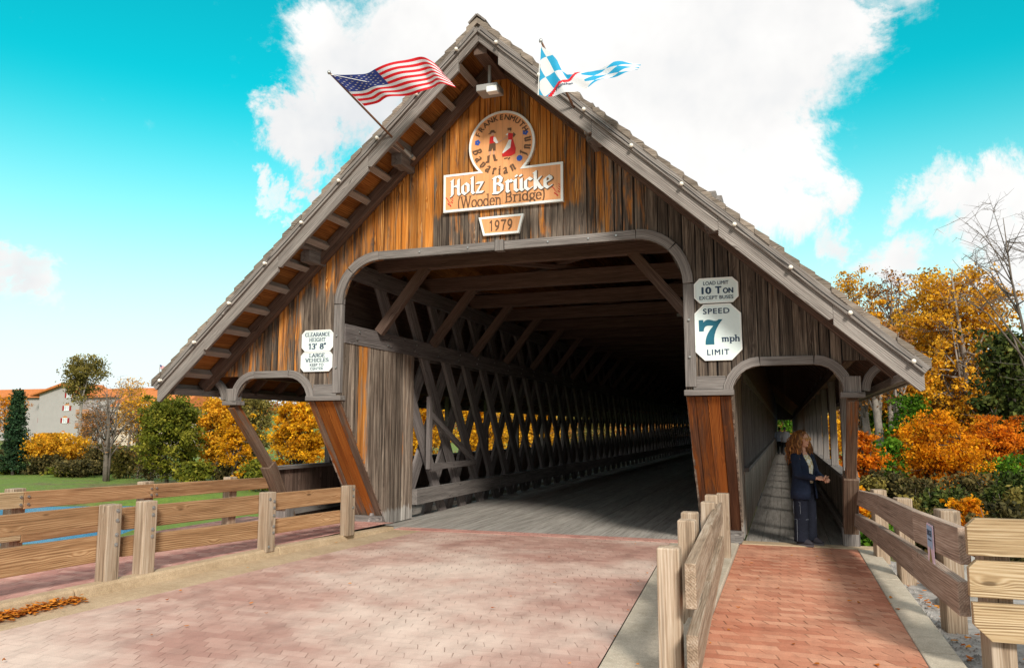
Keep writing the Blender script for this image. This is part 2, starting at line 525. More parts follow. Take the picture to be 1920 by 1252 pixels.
def pavers(name, cols, joint, bw, bh, jag, worn, jw=0.010, faint=0.25, strength=0.9):
    """interlocking clay pavers: slanted end joints stand out, the long joints are faint"""
    m, q, b = newmat(name)
    co = q.n('ShaderNodeTexCoord').outputs['Object']
    sp = q.n('ShaderNodeSeparateXYZ')
    q.put(sp.inputs[0], co)
    w1, w2 = q.noise(co, 2.6, 4), q.noise(q.vm('ADD', co, (5, 3, 1)), 1.9, 4)
    X = q.math('ADD', sp.outputs[0], q.math('MULTIPLY', q.math('SUBTRACT', w1, 0.5), 0.035))
    Y = q.math('ADD', sp.outputs[1], q.math('MULTIPLY', q.math('SUBTRACT', w2, 0.5), 0.035))
    Y = q.math('ADD', Y, q.math('MULTIPLY', q.math('PINGPONG', X, bw * 0.25), 0.10))
    ry = q.math('DIVIDE', Y, bh)
    row, fy = q.math('FLOOR', ry), q.math('FRACT', ry)
    par = q.math('MULTIPLY', q.math('MODULO', q.math('ADD', row, 2000.0), 2.0), 0.5)
    slant = q.math('MULTIPLY', q.math('MULTIPLY', q.math('SUBTRACT', fy, 0.5), q.math('MULTIPLY_ADD', par, -1.0, 1.0)), jag * 1.5)
    rx = q.math('ADD', q.math('ADD', q.math('DIVIDE', X, bw), par), slant)
    colm, fx_ = q.math('FLOOR', rx), q.math('FRACT', rx)
    dx = q.math('MULTIPLY', q.math('SUBTRACT', 0.5, q.math('ABSOLUTE', q.math('SUBTRACT', fx_, 0.5))), bw)
    dy = q.math('MULTIPLY', q.math('SUBTRACT', 0.5, q.math('ABSOLUTE', q.math('SUBTRACT', fy, 0.5))), bh)
    jx = q.ss(dx, jw, jw * 0.3)
    jy = q.math('MULTIPLY', q.ss(dy, jw * 0.7, jw * 0.15), q.ramp(q.noise(co, 3.1, 4, 0.6), [(0.4, faint * 0.4), (0.68, min(1, faint * 2.6))]))
    jx = q.math('MULTIPLY', jx, q.ramp(q.noise(co, 1.3, 5, 0.65), [(0.38, strength * 0.12), (0.62, strength)]))
    fac = q.math('MAXIMUM', jx, jy)
    cb = q.n('ShaderNodeCombineXYZ')
    q.put(cb.inputs[0], colm)
    q.put(cb.inputs[1], row)
    wn = q.n('ShaderNodeTexWhiteNoise', noise_dimensions='2D')
    q.put(wn.inputs['Vector'], cb.outputs[0])
    col = q.ramp(wn.outputs['Value'], [(0.0, cols[0]), (0.5, cols[1]), (1.0, cols[2])])
    blot = q.noise(co, 0.42, 5, 0.6)
    col = q.mix(q.math('MULTIPLY', q.ss(blot, 0.40, 0.66), worn[1]), col, worn[0])
    mid = q.noise(q.vm('MULTIPLY', co, (1.6, 0.7, 1)), 2.4, 7, 0.7)
    col = q.mix(1.0, col, q.ramp(mid, [(0.3, 0.78), (0.5, 1.0), (0.7, 1.13)]), 'MULTIPLY')
    stn = q.ss(q.noise(q.vm('ADD', co, (9, 2, 0)), 1.1, 6, 0.7), 0.60, 0.72)
    col = q.mix(q.math('MULTIPLY', stn, 0.35), col, joint)
    gr = q.noise(co, 140, 2, 0.6)
    col = q.mix(1.0, col, q.ramp(gr, [(0.3, 0.84), (0.7, 1.12)]), 'MULTIPLY')
    col = q.mix(fac, col, joint)
    q.put(b.inputs['Base Color'], col)
    b.inputs['Roughness'].default_value = 0.85
    b.inputs['Specular IOR Level'].default_value = 0.25
    bp = q.n('ShaderNodeBump')
    bp.inputs['Strength'].default_value = 0.5
    bp.inputs['Distance'].default_value = 0.008
    q.put(bp.inputs['Height'], q.math('ADD', q.math('MULTIPLY', fac, -1.0), q.math('ADD', q.math('MULTIPLY', q.noise(co, 7, 4), 0.5), q.math('MULTIPLY', wn.outputs['Value'], 0.35))))
    q.put(b.inputs['Normal'], bp.outputs[0])
    return m


M['roadbrick'] = pavers('road_pavers', ((0.37, 0.205, 0.168), (0.42, 0.245, 0.20), (0.47, 0.29, 0.24)), (0.17, 0.095, 0.07), 0.225, 0.115, 0.16, ((0.66, 0.525, 0.45), 0.9), 0.0065, 0.14, 0.75)
M['walkbrick'] = pavers('walk_pavers', ((0.41, 0.145, 0.085), (0.50, 0.205, 0.125), (0.58, 0.285, 0.185)), (0.15, 0.065, 0.035), 0.215, 0.115, 0.20, ((0.62, 0.37, 0.25), 0.4), 0.009, 0.20)
M['sidebrick'] = pavers('side_pavers', ((0.38, 0.165, 0.14), (0.48, 0.23, 0.195), (0.56, 0.31, 0.26)), (0.22, 0.11, 0.09), 0.225, 0.115, 0.16, ((0.58, 0.38, 0.30), 0.4), 0.0075, 0.16)


def ground_mat():
    m, q, b = newmat('meadow_ground')
    co = q.n('ShaderNodeTexCoord').outputs['Object']
    n = q.noise(co, 0.09, 6, 0.65)
    n2 = q.noise(co, 1.6, 5, 0.7)
    n3 = q.noise(co, 14.0, 3, 0.7)
    g = q.ramp(q.math('ADD', q.math('MULTIPLY', n2, 0.5), q.math('MULTIPLY', n3, 0.5)), [(0.3, (0.045, 0.085, 0.008)), (0.55, (0.12, 0.19, 0.014)), (0.75, (0.21, 0.27, 0.03))])
    br = q.ramp(n2, [(0.3, (0.06, 0.045, 0.02)), (0.7, (0.20, 0.14, 0.06))])
    sp = q.n('ShaderNodeSeparateXYZ')
    q.put(sp.inputs[0], co)
    right = q.ss(sp.outputs[0], -4.0, 2.0)          # shrubby, leaf-strewn bank on the right side
    f = q.math('MAXIMUM', q.math('MULTIPLY', right, 0.8), q.math('MULTIPLY', q.ss(n, 0.46, 0.62), 0.85))
    lawn = q.ss(sp.outputs[1], 72.0, 78.0)
    f = q.math('MULTIPLY', f, q.math('SUBTRACT', 1.0, q.math('MULTIPLY', q.math('MULTIPLY', lawn, right), 0.9)))
    q.put(b.inputs['Base Color'], q.mix(f, g, br))
    b.inputs['Roughness'].default_value = 0.95
    bp = q.n('ShaderNodeBump')
    bp.inputs['Strength'].default_value = 0.8
    bp.inputs['Distance'].default_value = 0.05
    q.put(bp.inputs['Height'], n3)
    q.put(b.inputs['Normal'], bp.outputs[0])
    return m


M['ground'] = ground_mat()


def water_mat():
    m, q, b = newmat('river_water')
    co = q.n('ShaderNodeTexCoord').outputs['Object']
    b.inputs['Base Color'].default_value = (0.004, 0.11, 0.27, 1)
    b.inputs['Roughness'].default_value = 0.25
    bp = q.n('ShaderNodeBump')
    bp.inputs['Strength'].default_value = 0.5
    bp.inputs['Distance'].default_value = 0.06
    q.put(bp.inputs['Height'], q.noise(q.vm('MULTIPLY', co, (1, 2.2, 1)), 2.2, 5, 0.6))
    q.put(b.inputs['Normal'], bp.outputs[0])
    return m


M['water'] = water_mat()


def leaf_mat(name, cols, trans=0.35):
    m, q, b = newmat(name)
    at = q.n('ShaderNodeAttribute', attribute_name='lc')
    sp = q.n('ShaderNodeSeparateXYZ')
    q.put(sp.inputs[0], at.outputs['Vector'])
    f = q.math('ADD', q.math('MULTIPLY', sp.outputs[0], 0.6), q.math('MULTIPLY', sp.outputs[1], 0.4))
    n = len(cols)
    col = q.ramp(f, [(0.12 + 0.76 * i / max(1, n - 1), c) for i, c in enumerate(cols)])
    col = q.mix(1.0, col, q.ramp(sp.outputs[2], [(0.0, 0.6), (1.0, 1.3)]), 'MULTIPLY')
    q.put(b.inputs['Base Color'], col)
    b.inputs['Roughness'].default_value = 0.7
    b.inputs['Specular IOR Level'].default_value = 0.15
    tr = q.n('ShaderNodeBsdfTranslucent')
    q.put(tr.inputs[0], col)
    mx = q.n('ShaderNodeMixShader')
    mx.inputs[0].default_value = trans
    q.nt.links.new(b.outputs[0], mx.inputs[1])
    q.nt.links.new(tr.outputs[0], mx.inputs[2])
    q.nt.links.new(mx.outputs[0], q.nt.nodes['Material Output'].inputs[0])
    return m


L = {
    'yellow': leaf_mat('yellow_leaves', [(0.34, 0.14, 0.006), (0.74, 0.36, 0.010), (0.90, 0.50, 0.02)], 0.45),
    'gold': leaf_mat('golden_leaves', [(0.32, 0.16, 0.012), (0.74, 0.36, 0.016), (0.90, 0.52, 0.045)], 0.4),
    'orange': leaf_mat('orange_leaves', [(0.34, 0.11, 0.005), (0.76, 0.28, 0.006), (0.92, 0.44, 0.014)], 0.45),
    'red': leaf_mat('deep_orange_leaves', [(0.30, 0.07, 0.005), (0.70, 0.19, 0.006), (0.86, 0.30, 0.012)], 0.45),
    'rust': leaf_mat('rust_leaves', [(0.13, 0.055, 0.02), (0.32, 0.13, 0.03), (0.50, 0.23, 0.05)], 0.3),
    'green': leaf_mat('green_leaves', [(0.055, 0.07, 0.008), (0.15, 0.165, 0.014), (0.32, 0.28, 0.035)], 0.35),
    'bright': leaf_mat('bright_green_leaves', [(0.03, 0.09, 0.006), (0.09, 0.22, 0.012), (0.20, 0.36, 0.03)], 0.4),
    'olive': leaf_mat('olive_leaves', [(0.07, 0.065, 0.018), (0.18, 0.15, 0.035), (0.32, 0.25, 0.06)], 0.3),
    'dark': leaf_mat('dark_green_leaves', [(0.018, 0.028, 0.006), (0.05, 0.075, 0.014), (0.13, 0.14, 0.03)], 0.2),
    'conifer': leaf_mat('conifer_needles', [(0.010, 0.028, 0.012), (0.022, 0.055, 0.022), (0.05, 0.09, 0.03)], 0.1),
    'brush': leaf_mat('brush_leaves', [(0.03, 0.03, 0.012), (0.09, 0.075, 0.025), (0.19, 0.14, 0.045)], 0.25),
    'litter': leaf_mat('fallen_leaf', [(0.30, 0.07, 0.01), (0.55, 0.17, 0.015), (0.70, 0.30, 0.04)], 0.2),
}
M['bark'] = plain('grey_bark', (0.15, 0.125, 0.105), 0.9, 0.1, var=0.35, scale=3.0, bump=0.5)
M['palebark'] = plain('pale_bark', (0.27, 0.235, 0.205), 0.9, 0.1, var=0.3, scale=3.0, bump=0.5)
M['darkbark'] = plain('dark_bark', (0.07, 0.055, 0.045), 0.9, 0.1, var=0.3, scale=3.0, bump=0.5)
M['rock'] = plain('grey_rock', (0.25, 0.24, 0.225), 0.9, 0.2, var=0.5, scale=4.0, bump=0.8)
M['pebble'] = plain('pale_pebbles', (0.31, 0.29, 0.275), 0.85, 0.2, var=0.4, scale=9.0)

# ------------------------------------------------------------------ ground, river, paving (structure)
FY, BX = 10.6, -3.87          # plane of the gable wall, centre line of the bridge


def river_y(x):
    return 44.0 + 0.55 * x if x > -60 else 11.0


def terrain(x, y):
    # flat approach, falling away to the river valley on both sides
    dx = np.maximum(np.maximum(-9.6 - x, x - 1.35), 0)
    dy = np.maximum(y - 11.9, 0)
    d = np.sqrt(dx ** 2 + dy ** 2)
    left = x < -4
    z = np.where(left, -0.12 - np.minimum(3.1, d * 0.13), -0.16 - np.minimum(3.0, np.maximum(d - 0.9, 0) * 0.5))
    z = np.where(d <= 0, -0.12, z)
    far = np.clip((y - 62) / 20, 0, 1)
    # river
    rc = 50.0 + 0.55 * x + np.clip((x + 32) * 2.4, 0, 20)
    rd = np.abs(y - rc) / 1.14
    cut = np.clip(1 - (rd - 9.0) / 7.0, 0, 1)
    cut = cut * cut * (3 - 2 * cut)
    z = np.where(y > 13, z * (1 - cut) + cut * -5.0, z)
    rr = x / np.maximum(y, 1)
    ms = np.clip((rr + 0.985) / 0.05, 0, 1) * np.clip((-0.35 - rr) / 0.2, 0, 1)
    z = z + 1.0 * ms * np.exp(-((y - 25) / 5.0) ** 2) * (y > 5)
    # right bank stays low; far bank climbs back to the end of the bridge
    endx = np.exp(-((x - BX) / 9.0) ** 2)
    z = z + np.where(y > 62, far * endx * (-0.15 - z), 0)
    hill = np.clip((y - 85) / 120, 0, 1) * np.clip((x - 5) / 25, 0, 1) * 5.0
    hill2 = np.clip((np.hypot(x, y) - 300) / 300, 0, 1) * 22
    return z + hill + hill2 + 0.10 * np.sin(x * 0.31 + y * 0.17) * np.clip(d / 6, 0, 1)


def zt(x, y):
    return float(terrain(np.array([x], float), np.array([y], float))[0])


def axis(vals):
    return np.unique(np.concatenate(vals))


gx = axis([np.arange(-60, 40, 1.0), np.array([-9.7, -9.55, 1.3, 1.4]), np.arange(-200, -60, 6), np.arange(40, 200, 6), np.array([-1500, -1000, -700, -450, -300, 300, 450, 700, 1000, 1500])])
gy = axis([np.arange(-30, 100, 1.0), np.arange(100, 300, 6), np.array([-600, -300, -120, -60, 400, 550, 750, 1000, 1500])])
XX, YY = np.meshgrid(gx, gy)
ZZ = terrain(XX, YY)
me = bpy.data.meshes.new('ground')
nx, ny = len(gx), len(gy)
idx = np.arange(nx * ny).reshape(ny, nx)
me.from_pydata(np.stack([XX.ravel(), YY.ravel(), ZZ.ravel()], 1).tolist(), [], np.stack([idx[:-1, :-1].ravel(), idx[:-1, 1:].ravel(), idx[1:, 1:].ravel(), idx[1:, :-1].ravel()], 1).tolist())
me.materials.append(M['ground'])
me.polygons.foreach_set('use_smooth', [True] * len(me.polygons))
go = bpy.data.objects.new('ground', me)
COL.objects.link(go)
tag(go, 'green lawn and leaf strewn river banks below the bridge', 'ground', kind='structure')


def flat(name, pts, m, label, cat, z0=None):
    b = MB()
    b.add(pts, [tuple(range(len(pts)))])
    o = b.build(name, m)
    return tag(o, label, cat, kind='structure')


b = MB()
xs = np.linspace(-90, 70, 33)
vs = []
for x in xs:
    c = 50.0 + 0.55 * x + min(20, max(0, (x + 32) * 2.4))
    vs += [(x, c - 19, -3.6), (x, c + 19, -3.6)]
b.add(vs, [(2 * i, 2 * i + 2, 2 * i + 3, 2 * i + 1) for i in range(len(xs) - 1)])
tag(b.build('river_water', M['water']), 'blue river water seen between the fence rails', 'river', kind='structure')


def kx(y):    # front edge of the left kerb
    return -6.63 + 0.075 * (y - 5.2)


Y0, Y1 = -12.0, 11.72
gutL = lambda y: kx(y) + 0.52
roadR = lambda y: -1.60 - 0.056 * (y - 11.0)
flat('road', [(gutL(Y0), Y0, 0), (roadR(Y0), Y0, 0), (roadR(Y1), Y1, 0), (gutL(Y1), Y1, 0)], M['roadbrick'], 'worn pink brick paver road leading into the bridge', 'road')
flat('kerb_gutter', [(kx(Y0) - .02, Y0, -.003), (gutL(Y0) - .009, Y0, -.003), (gutL(Y1) - .009, Y1, -.003), (kx(Y1) - .02, Y1, -.003)], M['concrete'], 'tan concrete gutter along the left edge of the road', 'gutter')
flat('gutter_pavement', [(roadR(Y0) + .008, Y0, -.003), (-0.84, Y0, -.003), (-0.84, Y1, -.003), (roadR(Y1) + .008, Y1, -.003)], M['greyconcrete'], 'grey concrete gutter between the road and the middle fence', 'gutter')
# left kerb, cast in lengths
b = MB()
prof = [(0.03, -0.05), (0.0, 0.075), (-0.025, 0.10), (-0.17, 0.10), (-0.17, -0.05)]
ys = [-12, -9, -6, -3, 0, 3, 5.96, 8.9, 11.72]
for ya, yb in zip(ys[:-1], ys[1:]):
    yy0, yy1 = ya + .006, yb - .006
    ends = (1.0, 1.0) if yb < 10 else (1.0, 0.45)
    v = [(kx(yy0) + a, yy0, c * ends[0] if c > 0 else c) for a, c in prof] + [(kx(yy1) + a, yy1, c * ends[1] if c > 0 else c) for a, c in prof]
    n = len(prof)
    b.add(v, [tuple(range(n)), tuple(range(2 * n - 1, n - 1, -1))] + [(i, n + i, n + (i + 1) % n, (i + 1) % n) for i in range(n)])
tag(b.build('kerb', M['concrete'], bevel=0.012), 'tan concrete kerb with a joint under the left guard fence', 'kerb', kind='structure')
wz = 0.085
flat('pavement', [(-9.3, Y0, wz), (kx(Y0) - .165, Y0, wz), (kx(Y1) - .165, Y1, wz), (-6.3, 12.05, wz - .02), (-9.3, 12.05, wz - .02)], M['sidebrick'], 'purplish red brick sidewalk behind the left guard fence', 'sidewalk')
flat('pavement', [(-0.66, Y0, 0.012), (0.88, Y0, 0.012), (0.88, 11.80, 0.012), (-0.66, 11.80, 0.012)], M['walkbrick'], 'orange red brick sidewalk leading to the right walkway', 'sidewalk')
b = MB()
for ya, yb in ((-12, -6), (-6, -1), (-1, 3.4), (3.4, 6.62), (6.62, 9.6), (9.6, 11.78)):
    b.box((0.884, ya + .006, -0.25), (1.13, yb - .006, 0.02), 1)
tag(b.build('kerb', M['greyconcrete'], bevel=0.01), 'pale flush concrete kerb along the right brick sidewalk', 'kerb', kind='structure')
b = MB()
b.box((-0.84, -12, -0.1), (-0.664, 11.6, 0.055), 1)
tag(b.build('kerb', M['greyconcrete'], bevel=0.012), 'low concrete kerb under the middle fence', 'kerb', kind='structure')
b = MB()
b.box((-0.64, 11.82, -0.2), (1.14, 12.12, 0.022), 0)
tag(b.build('walkway_pavement', M['concrete'], bevel=0.012), 'pale concrete threshold at the right walkway entrance', 'threshold', kind='structure')
b = MB()
b.box((-6.15, 11.724, -0.2), (-1.30, 12.02, 0.006), 0)
tag(b.build('road_pavement', M['sidebrick']), 'red brick strip where the road meets the bridge deck', 'threshold', kind='structure')
# gravel on the right verge
rng = np.random.default_rng(5)
b = MB()
b.add([(1.135, 2, -0.06), (2.6, 2, -0.06), (3.2, 9, -0.18), (1.9, 11.7, -0.25), (1.135, 11.7, -0.07)], [(0, 1, 2, 3, 4)])
for i in range(3200):
    x, y = 1.15 + rng.random() ** 1.3 * 1.6, 3.5 + rng.random() * 8
    r = 0.012 + rng.random() * 0.018
    z = -0.06 - 0.05 * max(0, y - 6) * (x - 1.1) / 1.8
    a = rng.random() * 6.3
    vs = [(x + r * math.cos(a + k * 2.1), y + r * math.sin(a + k * 2.1), z - .004) for k in range(3)] + [(x, y, z + r * 0.8)]
    b.add(vs, [(0, 1, 3), (1, 2, 3), (2, 0, 3)])
tag(b.build('gravel', M['pebble']), 'pale gravel with fallen leaves beside the right kerb', 'gravel', kind='stuff')

# ------------------------------------------------------------------ the covered bridge
bridge = thing('covered_bridge', 'long weathered wooden covered bridge with a steep shingled gable roof', 'bridge', (BX, FY, 0))
LEN = 73.0
SL = 0.925
sheath = lambda u: 7.30 - SL * abs(u)
HW, PO, WO = 2.65, 3.25, 4.60        # road half width, pier outer face, outer post inner face
R = random.Random(11)


def arch_main(u):
    a = abs(u)
    if a <= 2.02:
        return 4.27
    t = min(1, (a - 2.02) / 0.63)
    return 4.27 - 0.67 * (1 - math.sqrt(max(0, 1 - t * t)))


def arch_side(u):
    a = abs(u)
    if a < PO + .36:
        t = (PO + .36 - a) / .36
    elif a > WO - .34:
        t = (a - WO + .34) / .34
    else:
        return 2.46
    return 2.46 - 0.36 * (1 - math.sqrt(max(0, 1 - min(1, t) ** 2)))


def orange_at(u, z):  # orange amount by position: less to the right and below the sign
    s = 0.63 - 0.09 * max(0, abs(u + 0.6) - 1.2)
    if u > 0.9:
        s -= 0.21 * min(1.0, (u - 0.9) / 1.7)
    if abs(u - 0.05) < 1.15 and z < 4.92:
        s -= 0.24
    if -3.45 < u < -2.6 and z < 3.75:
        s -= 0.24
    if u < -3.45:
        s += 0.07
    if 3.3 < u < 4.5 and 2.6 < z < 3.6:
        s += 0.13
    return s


# gable boards
b = MB()
edges = [-4.98]
for lim in (-WO, -PO, -HW, 0.0, HW, PO, WO, 4.98):
    a0 = edges[-1]
    n = max(1, round((lim - a0) / 0.158))
    ws = [R.uniform(0.75, 1.25) for _ in range(n)]
    t = sum(ws)
    for k in range(n):
        edges.append(edges[-1] + (lim - a0) * ws[k] / t)
    edges[-1] = lim
eps = 1e-4
for a, c in zip(edges[:-1], edges[1:]):
    mid = abs((a + c) / 2)
    bf = arch_main if mid < HW else ((lambda u: 2.12) if mid < PO else (arch_side if mid < WO else (lambda u: 2.50)))
    gp = R.choice((.002, .004, .007, .010))
    a2, c2 = a + gp, c - gp
    zb = (bf(a2), bf(c2))
    ztop = (sheath(a2) - .01, sheath(c2) - .01)
    if min(ztop[0] - zb[0], ztop[1] - zb[1]) < 0.02:
        if max(ztop[0] - zb[0], ztop[1] - zb[1]) < 0.06:
            continue
        ztop = (max(ztop[0], zb[0] + .01), max(ztop[1], zb[1] + .01))
    f = -R.uniform(0.0, 0.010)
    NS = 12
    vs, g, st = [], [], []
    r = R.random()
    for k in range(NS + 1):
        t = k / NS
        z0 = zb[0] + (ztop[0] - zb[0]) * t
        z1 = zb[1] + (ztop[1] - zb[1]) * t
        for (uu, zz, vv) in ((a2, z0, f), (c2, z1, f), (c2, z1, 0.03), (a2, z0, 0.03)):
            vs.append((uu, vv, zz))
            g.append((zz, uu, vv, r))
            st.append(orange_at(uu, zz))
    fs = [(3, 2, 1, 0)]
    for k in range(NS):
        o = k * 4
        for i in range(4):
            j = (i + 1) % 4
            fs.append((o + i, o + j, o + 4 + j, o + 4 + i))
    o = NS * 4
    fs.append((o, o + 1, o + 2, o + 3))
    b.add(vs, fs, 0, g, st)
    # dark backing so that the gaps between boards read as shadow joints
    b.add([(a, .034, zb[0] + .01), (c, .034, zb[1] + .01), (c, .034, ztop[1] - .02), (a, .034, ztop[0] - .02)], [(0, 1, 2, 3)], 1, None, -.3)
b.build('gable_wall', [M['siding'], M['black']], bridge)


def strip(mb, pts, w, v0, v1, m=0):
    """trim of width w outside an inner contour of (u, z) points"""
    n = len(pts)
    nr = []
    for i in range(n):
        p, q_ = pts[max(0, i - 1)], pts[min(n - 1, i + 1)]
        d = Vector((q_[0] - p[0], q_[1] - p[1])).normalized()
        nr.append((-d.y, d.x))
    vs, g, L = [], [], 0
    r = mb.rng.random()
    for i in range(n):
        if i:
            L += math.hypot(pts[i][0] - pts[i - 1][0], pts[i][1] - pts[i - 1][1])
        a = pts[i]
        o = (a[0] + nr[i][0] * w, a[1] + nr[i][1] * w)
        for (p, v, x) in ((a, v0, 0), (o, v0, w), (o, v1, w), (a, v1, 0)):
            vs.append((p[0], v, p[1]))
            g.append((L, x, v, r))
    fs = [(0, 1, 2, 3)]
    for k in range(n - 1):
        for i in range(4):
            j = (i + 1) % 4
            fs.append((k * 4 + i, k * 4 + 4 + i, k * 4 + 4 + j, k * 4 + j))
    o = (n - 1) * 4
    fs.append((o + 3, o + 2, o + 1, o))
    mb.add(vs, fs, m, g)


def arc(cx_, cz, ru, rz, a0, a1, n=9):
    return [(cx_ + ru * math.cos(rad(a0 + (a1 - a0) * i / n)), cz + rz * math.sin(rad(a0 + (a1 - a0) * i / n))) for i in range(n + 1)]


b = MB()
for s in (-1, 1):
    fl = (lambda pts: pts) if s < 0 else (lambda pts: [(-p[0], p[1]) for p in pts][::-1])
    strip(b, fl([(-2.65, 2.2), (-2.65, 3.597)]), .145, -.045, .05)
    strip(b, fl(arc(-2.02, 3.60, .63, .67, 180, 135, 5)), .14, -.055, .05)
    strip(b, fl(arc(-2.02, 3.60, .63, .67, 135, 90, 5)), .14, -.050, .05)
strip(b, [(-2.02, 4.27), (-.075, 4.27)], .13, -.055, .05)
strip(b, [(.075, 4.27), (2.02, 4.27)], .13, -.055, .05)
b.box((-.07, -.075, 4.255), (.07, .05, 4.42), 2)
b.build('portal_frame', M['trim'], bridge, bevel=.006)
for s in (-1, 1):
    fl = (lambda pts: pts) if s < 0 else (lambda pts: [(-p[0], p[1]) for p in pts][::-1])
    b = MB()
    strip(b, fl(arc(-(WO - .34), 2.10, .34, .36, 180, 90, 6)), .12, -.05, .06)
    strip(b, fl([(-(WO - .34), 2.46), (-(PO + .36), 2.46)]), .115, -.055, .05)
    strip(b, fl(arc(-(PO + .36), 2.10, .36, .36, 90, 0, 6)), .12, -.05, .06)
    # bracket that curls out to the eave
    strip(b, fl([(-p[0], p[1]) for p in arc(WO + .62, 2.12, .42, .40, 180, 95, 6)][::-1]), -.10, -.05, .05)
    # post head and capital
    b.box((s * (WO + .10) - .10, -.06, 2.10), (s * (WO + .10) + .10, .10, 2.30), 2)
    b.box((s * (WO + .10) - .14, -.09, 2.03), (s * (WO + .10) + .14, .13, 2.10), 0)
    b.build('walkway_frame', M['trim'], bridge, bevel=.006)

# piers: overhanging sill, sloping panel, block at the foot, cheeks
for s in (-1, 1):
    lo, hi = (HW, PO) if s > 0 else (-PO, -HW)
    b = MB()
    b.box((lo - .02, -.06, 2.085), (hi + .02, .10, 2.16), 0)
    b.box((lo + .10, -.03, 2.16), (hi - .08, .0, 2.34), 0)
    b.build('pier_sill', M['trim'], bridge, bevel=.008)
    b = MB()
    ws = [.11, .16, .17, .14]
    x = lo
    for k, wd in enumerate(ws):
        ed = k in (0, 3)
        b.beam((x + wd / 2, .03 if ed else .045, 2.085), (x + wd / 2, 1.49 if ed else 1.505, .18), wd - .005, .05, (0, -1, 0.5), st=lambda t, e=ed, d=(0 if s < 0 else .14): (0.48 if e else 0.74 - d) - 0.25 * max(0, t - .62) / .38, seg=8)
        x += wd
    b.build('pier_panel', M['panel'] if s < 0 else M['darkpanel'], bridge, bevel=.004)
    b = MB()
    b.box((lo + .004, 1.40, -.1), (hi - .004, 1.70, .165), 0)
    b.box((lo + .10, 1.385, .0), (hi - .12, 1.40, .12), 0)
    b.build('pier_block', M['trim'], bridge, bevel=.008)
    # cheeks
    for side, u in (('road', s * HW), ('walk', s * PO)):
        b = MB()
        v = .03
        end = 2.5 if side == 'road' else 2.2
        zt_ = 3.0 if side == 'road' else 2.55
        while v < end:
            wd = min(R.uniform(.13, .2), end - v + .02)
            v2 = v + wd
            zz = [max(.0, 2.085 * (1 - x / 1.56)) + .02 for x in (v, v2)]
            top = zt_
            t0 = u - (.012 if (side == 'road') == (s < 0) else -.012) * 0
            du = .022 * (1 if (s > 0) == (side == 'walk') else -1)
            jit = R.uniform(0, .006)
            us = (u + jit * (1 if du > 0 else -1), u - du)
            r = R.random()
            vs, g, st = [], [], []
            for k in range(7):
                t = k / 6
                za, zc = zz[0] + (top - zz[0]) * t, zz[1] + (top - zz[1]) * t
                for (uu, vv, zz_) in ((us[0], v + .003, za), (us[0], v2 - .003, zc), (us[1], v2 - .003, zc), (us[1], v + .003, za)):
                    vs.append((uu, vv, zz_)); g.append((zz_, vv, uu, r))
                    st.append(.30 + (.26 if (s < 0 and side == 'road' and .42 < vv < .75 and zz_ > 1) else 0) + (.1 if zz_ < .9 and vv > 2.3 else 0) - 1.7 * max(0, 1 - zz_ / .62))
            fs = [(3, 2, 1, 0)]
            for k in range(6):
                o = k * 4
                for i in range(4):
                    j = (i + 1) % 4
                    fs.append((o + i, o + j, o + 4 + j, o + 4 + i))
            fs.append((24, 25, 26, 27))
            b.add(vs, fs, 0, g, st)
            v = v2
        b.build('pier_cheek', M['cheek'], bridge)
    # outer sloping brace and its foot
    uc = s * (WO + .10)
    b = MB()
    b.beam((uc, .02, 2.03), (uc, 1.02, 1.0), .13, .15, (0, -1, .9), st=.45, seg=3)
    b.beam((uc, 1.0, 1.02), (uc, 1.66, .02), .19, .22, (0, -1, .9), st=.2, seg=3)
    b.build('walkway_brace', M['panel'], bridge, bevel=.008)
    b = MB()
    b.box((uc - .11, 1.42, -.05), (uc + .11, 1.66, .26), 2)
    b.build('brace_foot', M['trim'], bridge, bevel=.008)

# corbels under the rake
for s in (-1, 1):
    for (u, z) in ((3.08, 4.40), (1.52, 5.78)):
        b = MB()
        b.box((s * u - .10, -.82, z + .02), (s * u + .10, .02, z + .22), 1)
        b.box((s * u - .085, -.46, z - .17), (s * u + .085, .02, z + .02), 1)
        b.box((s * (u + .11) - .06, -.80, z - .12 + .18), (s * (u + .11) + .06, .02, z + .16), 1)
        b.build('corbel', M['trim'], bridge, bevel=.01)

# ---------------- roof
b = MB()
for s in (-1, 1):
    u = 0.0
    while u < 5.36:          # sheathing boards running along the bridge
        u2 = min(u + .16, 5.38)
        vs = []
        r = R.random()
        g = []
        for v in (-.88, LEN + .6):
            for uu in (u + .002, u2 - .002):
                for dz in (0.0, .035):
                    vs.append((s * uu, v, sheath(uu) + dz)); g.append((v, uu, dz, r))
        b.add(vs, [(0, 1, 3, 2), (4, 6, 7, 5), (0, 2, 6, 4), (1, 5, 7, 3), (0, 4, 5, 1), (2, 3, 7, 6)], 0, g)
        u = u2
b.build('roof_sheathing', M['soffit'], bridge)
b = MB()
for s in (-1, 1):
    u = 0.0
    k = 0
    while u < 5.44:
        u2 = min(u + .165, 5.46)
        za, zb_ = 7.41 - SL * u, 7.41 - SL * u2 + .032
        v0 = -.985 + R.uniform(-.022, .022)
        lift = R.uniform(-.006, .012)
        r = R.random()
        base = [7.34 - SL * u, 7.34 - SL * u2]
        vs, g = [], []
        for v in (v0, LEN + .7):
            for (uu, zz) in ((u, base[0]), (u2, base[1]), (u2, zb_ + lift), (u, za + lift)):
                vs.append((s * uu, v, zz)); g.append((uu, v, zz, r))
        b.add(vs, [(0, 1, 2, 3), (7, 6, 5, 4), (0, 4, 5, 1), (1, 5, 6, 2), (2, 6, 7, 3), (3, 7, 4, 0)], 0, g)
        u = u2
        k += 1
b.build('roof_shingles', M['shingle'], bridge)
b = MB()
